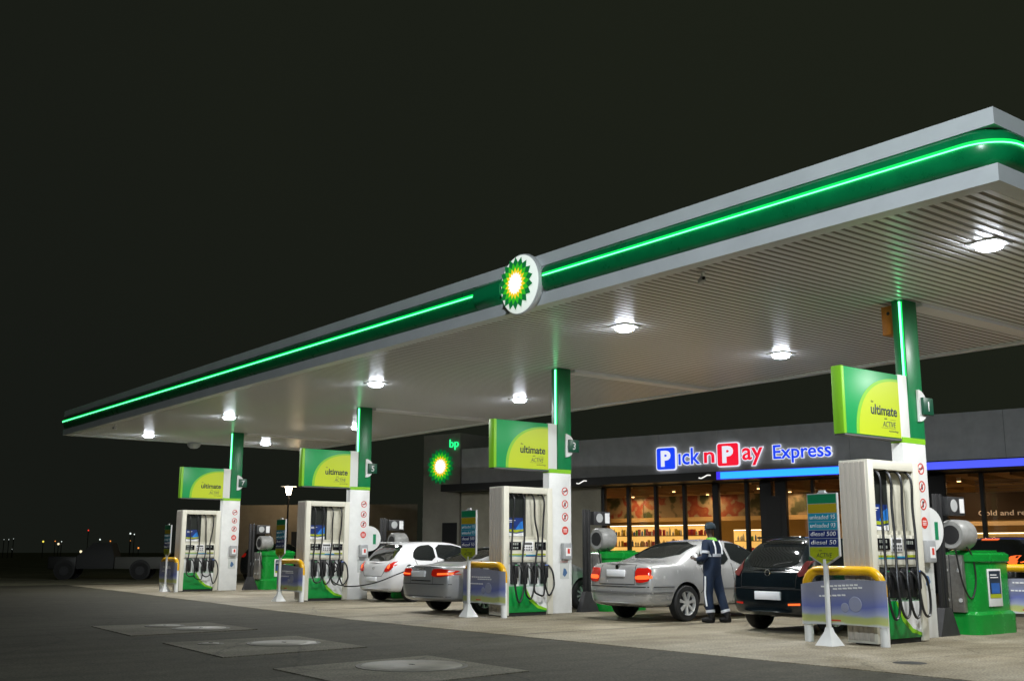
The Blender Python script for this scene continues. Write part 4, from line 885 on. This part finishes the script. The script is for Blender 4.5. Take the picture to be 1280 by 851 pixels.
def person(loc, rz, lab, suitc, capc, pose, refl=True):
    """local frame: faces +Y, left is -X"""
    skin = mat('skin_brown', (.055, .028, .018), .5)
    suit = mat(suitc[0], suitc[1], .8, noise=.2, nscale=9, bump=.3)
    J = pose
    # 0 pelvis 1 waist 2 chest 3 neckbase 4 neck 5 head_lo 6 head_mid 7 head_top | 8 shL 9 elL 10 wrL 11 hdL | 12.. R | 16 hipL 17 knL 18 anL 19 toeL | 20.. R
    V = [(0, 0, .95), (0, 0, 1.10), (0, .0, 1.32), (0, -.005, 1.47), (0, .01, 1.54), (0, .03, 1.60), (0, .025, 1.67), (0, .015, 1.745)]
    rad = [(.15, .11), (.14, .10), (.165, .115), (.09, .07), .052, (.065, .075), (.078, .092), (.05, .06)]
    E = [(0, 1), (1, 2), (2, 3), (3, 4), (4, 5), (5, 6), (6, 7)]
    for sd, A, Lg in ((-1, J['armL'], J['legL']), (1, J['armR'], J['legR'])):
        b = len(V); V += [(sd*.17, 0, 1.42)]+A; E += [(2, b), (b, b+1), (b+1, b+2), (b+2, b+3)]; rad += [.066, .046, .031, (.038, .022)]
        b = len(V); V += [(sd*.09, 0, .90)]+Lg; E += [(0, b), (b, b+1), (b+1, b+2), (b+2, b+3)]; rad += [.092, .060, .042, (.045, .035)]
    body = skinmesh(V, E, rad, skin, 'person'); body.location = loc; body.rotation_euler = (0, 0, rz)
    tag(body, lab, 'person')
    # face: nose, eyes, ears
    mb = MB(); mb.sphere((0, .118, 1.655), .016, (.8, 1.1, 1.2)); mb.sphere((.078, .02, 1.66), .022, (.5, 1, 1.4)); mb.sphere((-.078, .02, 1.66), .022, (.5, 1, 1.4)); mb.build('nose_and_ears', skin, body)
    mb = MB(); mb.sphere((.03, .105, 1.68), .010); mb.sphere((-.03, .105, 1.68), .010); mb.build('eyes', inkw, body)
    # fingers
    mb = MB()
    for A, sd in ((J['armL'], -1), (J['armR'], 1)):
        h = Vector(A[2]); w = Vector(A[1]); d = (h-w).normalized(); sidev = d.cross(Vector((0, 0, 1))).normalized()
        dn = sidev.cross(d)
        for k in range(4):
            o = sidev*(-.027+.018*k); ln = (.06, .07, .065, .05)[k]
            mb.tube([h+o+d*.01, h+o+d*(.02+ln*.5), h+o+d*(.02+ln*.8)-dn*(-.02), h+o+d*(.015+ln*.8)+dn*.045], [.009, .0085, .008, .006], 6)
        mb.tube([h-sidev*.03*sd-d*.03, h-sidev*.055*sd+d*.01, h-sidev*.05*sd+d*.035], [.011, .0095, .007], 6)
    mb.build('fingers', skin, body)
    # overalls: thicker shell over trunk, arms to wrists, legs to ankles
    V2 = [(0, 0, .95), (0, -.005, 1.10), (0, -.0, 1.32), (0, -.008, 1.46)]; rad2 = [(.172, .14), (.168, .14), (.195, .148), (.11, .09)]; E2 = [(0, 1), (1, 2), (2, 3)]
    for sd, A, Lg in ((-1, J['armL'], J['legL']), (1, J['armR'], J['legR'])):
        b = len(V2); w = Vector(A[0]).lerp(Vector(A[1]), .93); V2 += [(sd*.175, 0, 1.42), A[0], tuple(w)]; E2 += [(2, b), (b, b+1), (b+1, b+2)]; rad2 += [.085, .066, .050]
        b = len(V2); an = Vector(Lg[0]).lerp(Vector(Lg[1]), .92); V2 += [(sd*.095, 0, .88), Lg[0], tuple(an)]; E2 += [(0, b), (b, b+1), (b+1, b+2)]; rad2 += [.115, .088, .078]
    skinmesh(V2, E2, rad2, suit, 'overalls', body)
    # boots
    for Lg in (J['legL'], J['legR']):
        a, t = Vector(Lg[1]), Vector(Lg[2]); d = Vector((t.x-a.x, t.y-a.y, 0)).normalized()
        gz = min(a.z, t.z+.03)-.08
        mb = MB(); mb.tube([a+Vector((0, 0, .10)), a+Vector((0, 0, .0))], [.06, .055], 12); mb.tube([a-d*.05+Vector((0, 0, -.03)), a+d*.08+Vector((0, 0, -.035)), t+d*.04+Vector((0, 0, 0))], [.052, .052, .036], 12)
        mb.build('boot', black, body)
    # cap
    mb = MB(); mb.lathe([(.001, 1.80), (.06, 1.79), (.096, 1.745), (.104, 1.69), (.102, 1.675)], (0, .012, 0), seg=20)
    if capc[2]: mb.box(-.07, .07, .09, .19, 1.682, 1.692, .004)
    mb.build('cap', mat(capc[0], capc[1], .85), body)
    if refl:
        rf = mat('reflective_tape', (.92, .94, .98), .4)
        def ring(c, ax, r, w_, m=rf, sc=(1, 1), name='reflective_band'):
            c, ax = Vector(c), Vector(ax).normalized(); a = Vector((1, 0, 0)); a = (a-ax*a.dot(ax)).normalized(); b = ax.cross(a); mb = MB()
            mb.loft([[c+ax*h+(a*math.cos(2*PI*k/20)*sc[0]+b*math.sin(2*PI*k/20)*sc[1])*r for k in range(20)] for h in (-w_/2, w_/2)], True, False); bm = mb.bm
            r_ = bmesh.ops.solidify(bm, geom=bm.faces[:], thickness=-.006); return mb.build(name, m, body)
        ring((0, -.003, 1.20), (0, 0, 1), .190, .055, sc=(1.0, .84))
        for sd, A, Lg in ((-1, J['armL'], J['legL']), (1, J['armR'], J['legR'])):
            e, wv = Vector(A[0]), Vector(A[1]); ring(Vector((sd*.175, 0, 1.42)).lerp(e, .62), e-Vector((sd*.175, 0, 1.42)), .078, .05); 
            kn, an = Vector(Lg[0]), Vector(Lg[1]); ring(kn.lerp(an, .72), an-kn, .086, .05); 
            hp = Vector((sd*.095, 0, .88)); d2 = (kn-hp)
            # long outer leg stripe
            mb = MB(); o = Vector((sd*.118, -.0, 0)); mb.tube([hp.lerp(kn, .15)+o*.98, hp.lerp(kn, .6)+o*.86, kn+o*.80, kn.lerp(an, .5)+o*.74], .016, 6, 3); mb.build('leg_stripe', rf, body)
            for s2 in (1, -1):
                mb = MB(); mb.tube([(sd*.09, s2*-.11, 1.46), (sd*.10, s2*-.158, 1.34), (sd*.10, s2*-.165, 1.22)], .015, 6, 3); mb.build('shoulder_stripe', rf, body)
    mb = MB(); mb.lathe([(.115, 1.455), (.090, 1.50), (.072, 1.52), (.068, 1.50)], (0, -.005, 0), seg=20); mb.build('collar', mat('lime_collar', (.14, .42, .04), .7), body)
    return body
stand = dict(armL=[(-.24, -.02, 1.14), (-.16, .22, 1.12), (-.13, .30, 1.13)], armR=[(.24, -.02, 1.14), (.12, .24, 1.16), (.08, .32, 1.18)],
             legL=[(-.10, .03, .50), (-.10, -.02, .09), (-.11, .12, .045)], legR=[(.13, -.08, .50), (.15, -.20, .09), (.17, -.07, .045)])
# faces -X: +Y local -> -X world = rotate +90deg
att = person((-4.28, .10, 0), math.radians(97), 'attendant in navy overalls with white reflective stripes standing beside the silver saloon', ('navy_overalls', (.006, .018, .048)), ('dark_cap', (.015, .03, .04), False), stand)
mb = MB(); mb.box(-.05, .05, .33, .345, 1.10, 1.24, .01, Matrix.Rotation(-.5, 3, 'X')); o = mb.build('card_machine', inkw); o.location = att.location; o.rotation_euler = att.rotation_euler; tag(o, 'small pale card machine held by the attendant in navy', 'card machine')
stand2 = dict(armL=[(-.22, -.04, 1.16), (-.20, .12, .98), (-.19, .20, .95)], armR=[(.22, .0, 1.16), (.16, .20, 1.10), (.13, .28, 1.09)],
              legL=[(-.10, .02, .50), (-.11, -.02, .09), (-.12, .12, .045)], legR=[(.10, .02, .50), (.12, -.02, .09), (.13, .12, .045)])
person((-8.90, -.60, 0), math.radians(80), 'attendant in teal overalls half hidden behind the centre price sign', ('teal_overalls', (.015, .10, .10)), ('green_cap', (.02, .10, .05), True), stand2)

# ================================================================== SHOP
A = math.radians(13.75); K = 1.3
OX, OY = 9.4704+K*(-3.32-9.4704), -15.3467+K*(10.04+15.3467)
def zz(z): return 1.25+K*(z-1.25)
shop = empty('shop_building', (OX, OY, 0), 'grey fronted convenience shop with blue light strip and glowing windows', 'shop', rz=A)
wallg = mat('cladding_grey', (.50, .50, .50), .6, noise=.1, nscale=2)
walld = mat('render_dark', (.42, .40, .32), .85, noise=.12, nscale=1.2, bump=.2)
towerm = mat('tower_render', (.30, .29, .25), .8, noise=.12, nscale=1)
mullm = mat('mullion_black', (.012, .013, .014), .5)
XLt, XT, XRt = K*-19.15, K*-17.5, K*3.2
zft, zfb = zz(4.626), zz(3.42)
mb = MB()
x = XT+.02
while x < XRt:
    x2 = min(x+K*1.9, XRt); mb.box(x+.006, x2-.006, -.02, .30, zfb, zft); x = x2
mb.build('fascia_cladding', wallg, shop, smooth=0)
mb = MB(); mb.box(XT, XRt, .0, .28, zfb+.01, zft-.01); mb.build('fascia_core', mullm, shop, smooth=0)
mb = MB(); mb.box(XT-.3, XRt, -1.0, .27, zfb-.30, zfb-.003); mb.build('canopy_edge', mullm, shop, smooth=0)
blueled = glow('blue_led', (.02, .33, 1.0), 1.6); blueled2 = glow('deep_blue_led', (.08, .11, .95), 1.1)
mb = MB(); mb.box(K*-7.53, K*-3.6, -1.03, -1.002, zfb-.27, zfb-.04, .005); mb.build('blue_light_strip', blueled, shop); mb = MB(); mb.box(K*-7.66, K*-3.6, -1.0015, -1.0005, zfb-.295, zfb-.015); mb.build('blue_strip_glow', glow('violet_glow', (.05, .03, .9), 1.0), shop, smooth=0)  # self-lit sheet behind the strip, added as its violet glow fringe
mb = MB(); mb.box(K*-3.58, XRt, -1.03, -1.002, zfb-.27, zfb-.04, .005); mb.build('blue_light_strip', blueled2, shop)
mb = MB(); mb.box(XLt, XT-.003, -.10, 4, 0, zz(5.17)); mb.build('tower', towerm, shop, smooth=0)
for a_, b_ in ((XT, K*-11.95), (XRt-.3, XRt)):
    mb = MB(); mb.box(a_, b_, .02, .30, 0, zfb-.31); mb.build('wall', walld, shop, smooth=0)
mb = MB(); mb.box(XT, XRt, .31, 9, zft-.35, zft-.1); mb.box(XT, XRt, 8.7, 9, 0, zft-.36); mb.box(XT, XT+.2, .31, 8.69, 0, zft-.36); mb.box(XRt-.2, XRt, .31, 8.69, 0, zft-.36); mb.build('roof_and_rear_walls', walld, shop, smooth=0)
mb = MB(); mb.box(K*-18.25, K*-17.6, -.115, -.102, 0, zz(2.2)); mb.build('side_door', mullm, shop, smooth=0)
mb = MB(); mb.box(K*-14.6, K*-13.9, .005, .019, .9, 2.0); mb.build('wall_cabinet', dgrey, shop, smooth=0)
# glazing
gl = glassmat('shop_glass', (.92, .88, .80))
zw = zfb-.31
edges_x = [-11.9, -11.03, -10.09, -9.15, -8.14, -7.2, -6.62, -6.19, -5.29, -4.2, -3.1, -2.1, -1.02, .3, 1.6, 3.0]
for a, b in zip(edges_x, edges_x[1:]):
    mb = MB(); mb.box(K*a+.03, K*b-.03, .14, .15, .12, zw-.02); mb.build('window_pane', gl, shop, smooth=0)
for a, w_ in zip(edges_x, (.06, .055, .055, .055, .12, .06, .22, .20, .05, .22, .05, .3, .06, .05, .05, .05)):
    mb = MB(); mb.box(K*a-w_, K*a+w_, .06, .24, .0, zw, .004); mb.build('window_post', mullm, shop)
mb = MB(); mb.box(K*-11.9, XRt-.3, .08, .22, .0, .12); mb.box(K*-11.9, XRt-.3, .08, .22, zw-.05, zw-.001); mb.build('window_rail', mullm, shop, smooth=0)
mb = MB(); mb.box(K*-6.6, K*-6.2, .05, .2, .2, 3.2); mb.build('door_leaf', mullm, shop, smooth=0)
# interior
warm = mat('interior_wall', (.50, .36, .18), .7, noise=.06, nscale=1)
mb = MB(); mb.box(K*-16, XRt-.25, 8.5, 8.69, .02, zft-.4); mb.box(K*-16.1, K*-16, .35, 8.6, .02, zft-.4); mb.build('interior_wall', warm, shop, smooth=0)
mb = MB(); mb.box(K*-16, XRt-.25, .31, 8.6, .0, .03); mb.build('interior_floor', mat('shop_tiles', (.35, .28, .2), .3), shop, smooth=0)
mb = MB(); mb.box(K*-16, XRt-.25, .32, 8.6, zw+.05, zw+.10)
xx = K*-15.8
while xx < XRt-1: mb.box(xx, xx+.08, .4, 8.4, zw-.12, zw+.049); xx += 1.25
mb.build('interior_ceiling', mat('ceiling_warm', (.30, .2, .1), .7), shop, smooth=0)
bulk = mat('bulkhead', (.55, .40, .20), .6)
mb = MB(); mb.box(K*-15.9, XRt-.3, 5.6, 5.75, 2.55, 2.72); mb.box(K*-15.9, XRt-.3, 5.6, 5.75, 3.62, 3.72); mb.build('bulkhead_rail', bulk, shop, smooth=0)
def blob_mat(name, seed, base):
    m = bpy.data.materials.new(name); m.use_nodes = True; nt = m.node_tree; b = nt.nodes['Principled BSDF']; L = nt.links.new
    tc = nt.nodes.new('ShaderNodeTexCoord'); mp = nt.nodes.new('ShaderNodeMapping'); mp.inputs['Location'].default_value = (seed, seed*.7, 0); L(tc.outputs['Object'], mp.inputs[0])
    n = nt.nodes.new('ShaderNodeTexNoise'); n.inputs['Scale'].default_value = 1.1; n.inputs['Detail'].default_value = 3; L(mp.outputs[0], n.inputs['Vector'])
    r = nt.nodes.new('ShaderNodeValToRGB'); e = r.color_ramp.elements; e[0].position = .3; e[0].color = (.03, .04, .02, 1); e[1].position = .75; e[1].color = (*base, 1)
    for p, c in ((.40, (.06, .07, .03)), (.46, base), (.53, base), (.57, (.26, .045, .025)), (.63, (.30, .09, .04)), (.68, base)): q = e.new(p); q.color = (*c, 1)
    L(n.outputs['Fac'], r.inputs[0]); L(r.outputs[0], b.inputs['Base Color']); b.inputs['Roughness'].default_value = .6; return m
for i, (a, b) in enumerate(((-15.9, -13.1), (-13.08, -10.4), (-10.38, -8.0), (-7.98, -5.6), (-5.58, -3.2))):
    mb = MB(); mb.box(K*a, K*b, 5.60, 5.74, 2.721, 3.619); o = mb.build('produce_mural', blob_mat('mural_%d' % i, 3.1*i+1, (.30, .24, .16)), shop, smooth=0)
mb = MB(); mb.box(K*-3.15, XRt-.35, 3.5, 3.6, 2.35, 3.3); mb.build('sign_bulkhead', mat('sign_dark', (.05, .035, .025), .6), shop, smooth=0)
text('lettering', 'Cold and refreshing', mat('sign_letter', (.7, .6, .5), .6, emit=(.7, .58, .48), es=.35), shop, (K*-2.0+.2, 3.49, 2.50), 2.5, .17, 'y', .01, .012, align='LEFT')
mb = MB(); mb.box(K*-3.15, XRt-.35, 3.3, 3.42, 2.16, 2.30); mb.build('lit_valance', mat('valance', (.6, .4, .2), .5, emit=(1, .6, .25), es=.35), shop, smooth=0)
mb = MB()
for i in range(5): mb.box(K*-1.4, K*3, 1.2, 1.25, 3.15+.09*i, 3.2+.09*i)
mb.build('menu_slats', mat('menu_wood', (.4, .3, .22), .6), shop, smooth=0)
# hanging interior lights (real fittings)
il = empty('shop_ceiling_light', (0, 0, 0), 'x', 'ceiling light', 'warm ceiling lights inside the shop')
mb = MB(); mb.cyl((0, 0, 0), (0, 0, .12), .07, 12); mb.build('housing', white, il)
mb = MB(); mb.cyl((0, 0, -.02), (0, 0, -.001), .06, 12); mb.build('lens', glow('warm_lens', (1, .66, .3), 8), il)
la = bpy.data.lights.new('warm_lamp', 'AREA'); la.shape = 'DISK'; la.size = .5; la.energy = 26; la.color = (1, .66, .36); link('lamp', la, il, (0, 0, -.04))
def sw(x, y, z): c, s = math.cos(A), math.sin(A); return (OX+x*c-y*s, OY+x*s+y*c, z)
pts = [(K*a, d, zw-.15) for d in (2.2, 5.0) for a in (-13.2, -10.4, -7.6, -4.8, -2.0, .6)]
copies(il, [sw(*p) for p in pts], ['round warm ceiling light inside the shop, %s row, %s from the left' % (('window', 'rear')[i//6], ('first', 'second', 'third', 'fourth', 'fifth', 'last')[i % 6]) for i in range(12)])
# lit shelves
def shelf(x0, x1, y, zs, lab, em, itemcols, n):
    e = empty('display_shelf', (OX, OY, 0), lab, 'shelf', rz=A)
    mb = MB(); mb.box(x0, x1, y+.30, y+.34, .03, zs[-1]+.42); mb.box(x0-.04, x0-.001, y-.0, y+.34, .03, zs[-1]+.42); mb.box(x1+.001, x1+.04, y, y+.34, .03, zs[-1]+.42); mb.build('back_panel', mat('shelf_back_'+str(em), (.6, .5, .3), .6, emit=(1, .62, .18), es=em), e, smooth=0)  # back panel glows of itself in place of light falling on it
    mb = MB(); mb.box(x0, x1, y-.06, y-.02, zs[-1]+.40, zs[-1]+.43); mb.build('added_shelf_glow', glow('added_glow_bar', (1, .85, .55), 5), e, smooth=0)  # glowing bar added to brighten the fronts of the products
    for z in list(zs)+[zs[-1]+.40]:
        mb = MB(); mb.box(x0, x1, y, y+.295, z-.03, z); mb.build('shelf_board', mat('shelf_board', (.4, .3, .15), .5), e, smooth=0)
    return e
random.seed(11)
pcols = [mat('pack_%d' % i, c, .4) for i, c in enumerate([(.7, .5, .05), (.75, .7, .5), (.6, .08, .03), (.7, .35, .05), (.1, .3, .08), (.8, .8, .75), (.5, .05, .1), (.05, .15, .4)])]
def products(x0, x1, y, zs, group, lab, dx=.13):
    protos = []
    for i, pm in enumerate(pcols):
        if i % 2: mb = MB(); mb.lathe([(.001, 0), (.038, 0), (.04, .02), (.04, .17), (.015, .22), (.015, .26), (.001, .26)], seg=10)
        else: mb = MB(); mb.box(-.045, .045, -.04, .04, 0, .24, .004)
        o = mb.build('packed_drink', pm); protos.append(o); tag(o, lab, 'packed drink', group)
    used = set(); k = 0
    for z in zs:
        x = x0+.08
        while x < x1-.06:
            i = random.randrange(len(pcols)); p = protos[i]
            o = p if i not in used else p.copy()
            if i in used: COL.objects.link(o)
            used.add(i); o.location = sw(x, y+random.uniform(.08, .16), z+.001); o.scale = (random.uniform(.8, 1.35), 1, random.uniform(.7, 1.3)); o.rotation_euler = (0, 0, A); x += dx*random.uniform(.75, 1.25); k += 1
    for i, p in enumerate(protos):
        if i not in used: bpy.data.objects.remove(p)
shelf(K*-14.1, K*-10.5, 5.0, (1.05, 1.50, 1.95), 'long brightly lit shelf of drinks behind the left shop windows', 1.1, None, 0)
products(K*-14.1, K*-10.5, 5.0, (1.50, 1.95), 'packed drinks on the shop shelves', 'small packed drink on the lit shelf behind the left shop windows', .13)
shelf(K*-9.5, K*-8.2, 5.0, (1.2, 1.72), 'short lit yellow shelf behind the shop doors', 1.0, None, 0)
products(K*-9.5, K*-8.2, 5.0, (1.2, 1.72), 'packed drinks behind the shop doors', 'small packed drink on the short lit shelf behind the shop doors', .15)
shelf(K*-2.9, K*2.6, 4.2, (.6, 1.05, 1.5), 'fridge shelves of bottles under the refreshment sign at right', .35, None, 0)
products(K*-2.9, K*1.5, 4.2, (1.05, 1.5), 'packed drinks under the refreshment sign', 'small packed drink on the fridge shelves under the refreshment sign', .17)
ct = MB(); ct.box(K*-8.2, K*-4.4, 3.6, 4.2, .03, 1.05, .01); o = ct.build('shop_counter', mat('counter_pale', (.55, .45, .32), .5)); o.location = (OX, OY, 0); o.rotation_euler = (0, 0, A); tag(o, 'pale counter standing inside behind the shop doors', 'counter')
ct = MB(); ct.box(K*-6.1, K*-5.5, 4.9, 5.3, .03, 2.35, .01); o = ct.build('white_cabinet', mat('cabinet_pale', (.7, .62, .5), .5)); o.location = (OX, OY, 0); o.rotation_euler = (0, 0, A); tag(o, 'tall pale cabinet inside, right of the shop doors', 'cabinet')
ct = MB(); ct.lathe([(.001, 0), (.14, 0), (.16, .03), (.12, .25), (.14, .3), (.10, .55), (.03, .72), (.001, .74)], seg=16); o = ct.build('red_display_jar', red); o.location = sw(K*-5.2, 2.9, 1.5); tag(o, 'red and white conical display on a stand inside the shop', 'display')
ct = MB(); ct.box(-.3, .3, -.2, .2, -1.47, -.001); ob = ct.build('stand', dgrey, o, smooth=0)
# shop name
sw_ = glow('letter_white', (.85, .88, 1.0), .95); sb = glow('letter_blue', (.005, .05, .85), 1.1); sr = glow('letter_red', (.85, .005, .03), 1.1)
ns = empty('shop_name_sign', (OX, OY, 0), 'illuminated blue and red lettering naming the shop on its grey fascia', 'sign', rz=A)
zb_ = zz(3.72)
def sq(xa, xb, z0, z1, m):
    mb = MB(); mb.prism(rrect(xa-.04, xb+.04, z0-.04, z1+.04, .11), 'y', -.10, -.03); b = mb.build('letter_tile_border', sw_, ns, smooth=0)
    mb = MB(); mb.prism(rrect(xa, xb, z0, z1, .08), 'y', -.115, -.1005); mb.build('letter_tile', m, b, smooth=0)
def word(t, xa, xb, hcap, z, m):
    text('letter_outline', t, sw_, ns, ((xa+xb)/2, -.06, z), (xb-xa)+.05, hcap, 'y', .03, .045)
    text('letters', t, m, ns, ((xa+xb)/2, -.095, z), (xb-xa)-.03, hcap, 'y', .012, .014)
zP0, zP1 = zz(3.60), zz(4.22)
sq(K*-9.92, K*-9.32, zP0, zP1, sb); text('letters', 'P', sw_, ns, (K*-9.62, -.116, zP0+.14), .42, .54, 'y', .01, .05)
word('\u0131ck', K*-9.22, K*-8.50, .60, zz(3.72), sb); word('n', K*-8.40, K*-8.05, .58, zz(3.73), sr)
sq(K*-7.96, K*-7.32, zP0+.02, zP1+.02, sr); text('letters', 'P', sw_, ns, (K*-7.64, -.116, zP0+.16), .44, .55, 'y', .01, .05)
word('ay', K*-7.22, K*-6.58, .62, zz(3.76), sr); word('Express', K*-6.30, K*-4.65, .48, zz(3.74), sb)
# small white wave mark lamps on the dark edge
for i, a in enumerate((-12.1, -8.0)):
    mb = MB(); mb.tube([(K*a-.25, -1.01, zfb-.20), (K*a-.15, -1.01, zfb-.22), (K*a+.0, -1.01, zfb-.16), (K*a+.1, -1.01, zfb-.12), (K*a+.22, -1.01, zfb-.13)], .022, 6, 3)
    o = mb.build('wall_lamp', glow('wave_white', (.9, .9, .85), 1.2)); o.location = (OX, OY, 0); o.rotation_euler = (0, 0, A); tag(o, ('small white lit mark on the shop edge above its left wall', 'white lit wavy mark on the shop edge left of the blue strip')[i], 'lit mark')
# tower logo and letters
tl = empty('sunburst_sign', sw(K*-18.33, -.15, zz(4.08)), 'glowing green and yellow sunburst sign on the shop tower', 'sign', rz=A)
mb = MB(); mb.lathe([(.60, .045), (.62, -.01), (.001, -.012)], (0, 0, 0), 'y', 36); mb.build('back_disc', towerm, tl)
sunburst(tl, .80, -.016, '_tower', .85)
bl = empty('tower_letters', sw(K*-17.73, -.15, zz(4.70)), 'small glowing green two letter sign on the shop tower', 'sign', rz=A)
text('letters', 'bp', glow('bp_green', (.02, 1, .28), 1.3), bl, (0, 0, 0), .52, .36, 'y', .03, .0)
# spill of the blue strip on the soffit
# ================================================================== LOW WALL, LAMP, TOWN LIGHTS
lwall = empty('boundary_building', (-47.7, 13.3, 0), 'low plain outbuilding with dark doors beyond the left pumps', 'outbuilding', rz=math.radians(63.4))
mb = MB(); mb.prism([(-3.1, 3.80), (7.4, 3.98), (7.4, 0), (-3.1, 0)], 'y', 0, 4); mb.build('wall', mat('outbuilding_render', (.36, .31, .24), .9, noise=.15, nscale=.8, bump=.2), lwall, smooth=0)
for (a, b, t) in ((-1.98, -1.2, 2.4), (.25, 1.0, 2.35), (4.6, 5.6, 2.4)):
    mb = MB(); mb.box(a, b, -.05, -.004, 0, t); d = mb.build('door', mullm, lwall, smooth=0)
    mb = MB(); mb.box(b-.16, b-.10, -.08, -.051, 1.0, 1.12); mb.build('handle', steel, d, smooth=0)
def post_lamp(loc, h, lab, e, w, cap=True, colr=(1, .72, .42)):
    r = empty('street_lamp', loc, lab, 'street lamp')
    mb = MB(); mb.cyl((0, 0, 0), (0, 0, h-.45), .06, 10, .04); mb.lathe([(.14, 0), (.12, .15), (.06, .2)]); mb.build('pole', darkmetal, r)
    mb = MB(); mb.lathe([(.11, h-.45), (.20, h-.02), (.001, h-.01)], seg=14); mb.build('lantern', glow('lantern_'+str(e), (1, .86, .62), e), r)
    mb = MB(); mb.lathe([(.45, h+.0), (.30, h+.07), (.05, h+.13), (.001, h+.14)], seg=16); mb.build('cap', lgrey, r)
    l = bpy.data.lights.new('lantern_lamp', 'POINT'); l.energy = w; l.color = colr; l.shadow_soft_size = .15; link('lamp', l, r, (.10, .34, h-.30))
post_lamp((-45.5, 12.2, 0), 4.75, 'lit post lamp with a flat cap in front of the low outbuilding', 16, 60)
# tall flood lamp beside the photographer (outside the frame, lights fascia and asphalt)
fl = empty('forecourt_lamp', (12.5, -19.0, 0), 'tall steel lamp post lighting the front of the forecourt', 'lamp post')
mb = MB(); mb.cyl((0, 0, 0), (0, 0, 9), .10, 12, .06); mb.tube([(0, 0, 8.9), (-.5, .5, 9.4), (-2.4, 2.2, 9.6)], .05, 8, 4); mb.build('pole', steel, fl)
mb = MB(); mb.box(-3.1, -2.3, 1.9, 2.6, 9.5, 9.66, .03); mb.build('lamp_head', dgrey, fl)
mb = MB(); mb.box(-3.0, -2.4, 2.0, 2.5, 9.48, 9.499); mb.build('lens', glow('flood_lens', (.85, .93, 1), 20), fl, smooth=0)
l = bpy.data.lights.new('flood_lamp', 'AREA'); l.shape = 'RECTANGLE'; l.size = .6; l.size_y = .5; l.energy = STREET_W; l.color = (.84, .93, 1.0)
lo = link('lamp', l, fl, (-2.7, 2.25, 9.46)); lo.rotation_euler = Vector((-.55, .75, -.6)).to_track_quat('-Z', 'Y').to_euler()
# far town lamps: small lit fittings on poles
def far(px, py, r, c, nm, lab):
    d = F+R2*((px-640)/1360.35)+U2*((425.5-py)/1360.35); dist = 230.0
    p = Vector((9.4704, -15.3467, 1.25))+d*(dist/math.hypot(d.x, d.y))
    return p
TOWN = [(17, 673, .10, 'w'), (15, 686, .08, 'w'), (54, 676.5, .34, 'y'), (69, 676, .20, 'o'), (73, 679.5, .42, 'p'), (77, 676.5, .18, 'w'), (101, 689, .50, 'p'), (110.5, 662.5, .26, 'r'), (125, 674, .30, 'w'), (123, 680, .32, 'p'), (138, 676, .26, 'o'), (163, 666.5, .34, 'w'), (168, 667.5, .22, 'w'), (163, 675.5, .16, 'o'), (173, 684.5, .34, 'o'), (148.5, 694, .30, 'p'), (213, 675, .14, 'o'), (11, 674, .12, 'w'), (5, 674, .09, 'w')]
tcol = {'w': (.85, .95, .9), 'y': (1, .85, .1), 'o': (1, .32, .06), 'p': (1, .85, .55), 'r': (1, .05, .03)}
tname = {'w': 'white', 'y': 'yellow', 'o': 'orange', 'p': 'warm cream', 'r': 'red'}
for i, (px, py, r, c) in enumerate(TOWN):
    p = far(px, py, r, c, '', '')
    e = empty('distant_lamp', (p.x, p.y, 0), 'tiny %s town light far off in the dark at left, %s' % (tname[c], 'number'), 'distant light', 'town lights on the dark horizon')
    zl = max(p.z, .35)
    mb = MB(); mb.sphere((0, 0, zl), r*.5, (1, 1, 1), 8, 6); mb.build('lantern', glow('town_'+c, tcol[c], 1.2), e)
    mb = MB(); mb.cyl((0, 0, -.05), (0, 0, max(.1, zl-r*.6)), .07, 6); mb.build('pole', darkmetal, e)
    order = ['first', 'second', 'third', 'fourth', 'fifth', 'sixth', 'seventh', 'eighth', 'ninth', 'tenth', 'eleventh', 'twelfth', 'thirteenth', 'fourteenth', 'fifteenth', 'sixteenth', 'seventeenth', 'eighteenth', 'nineteenth']
    rank = sorted(range(len(TOWN)), key=lambda k: TOWN[k][0]).index(i)
    e['label'] = 'tiny %s town light on the dark horizon, %s from the left' % (tname[c], order[rank])
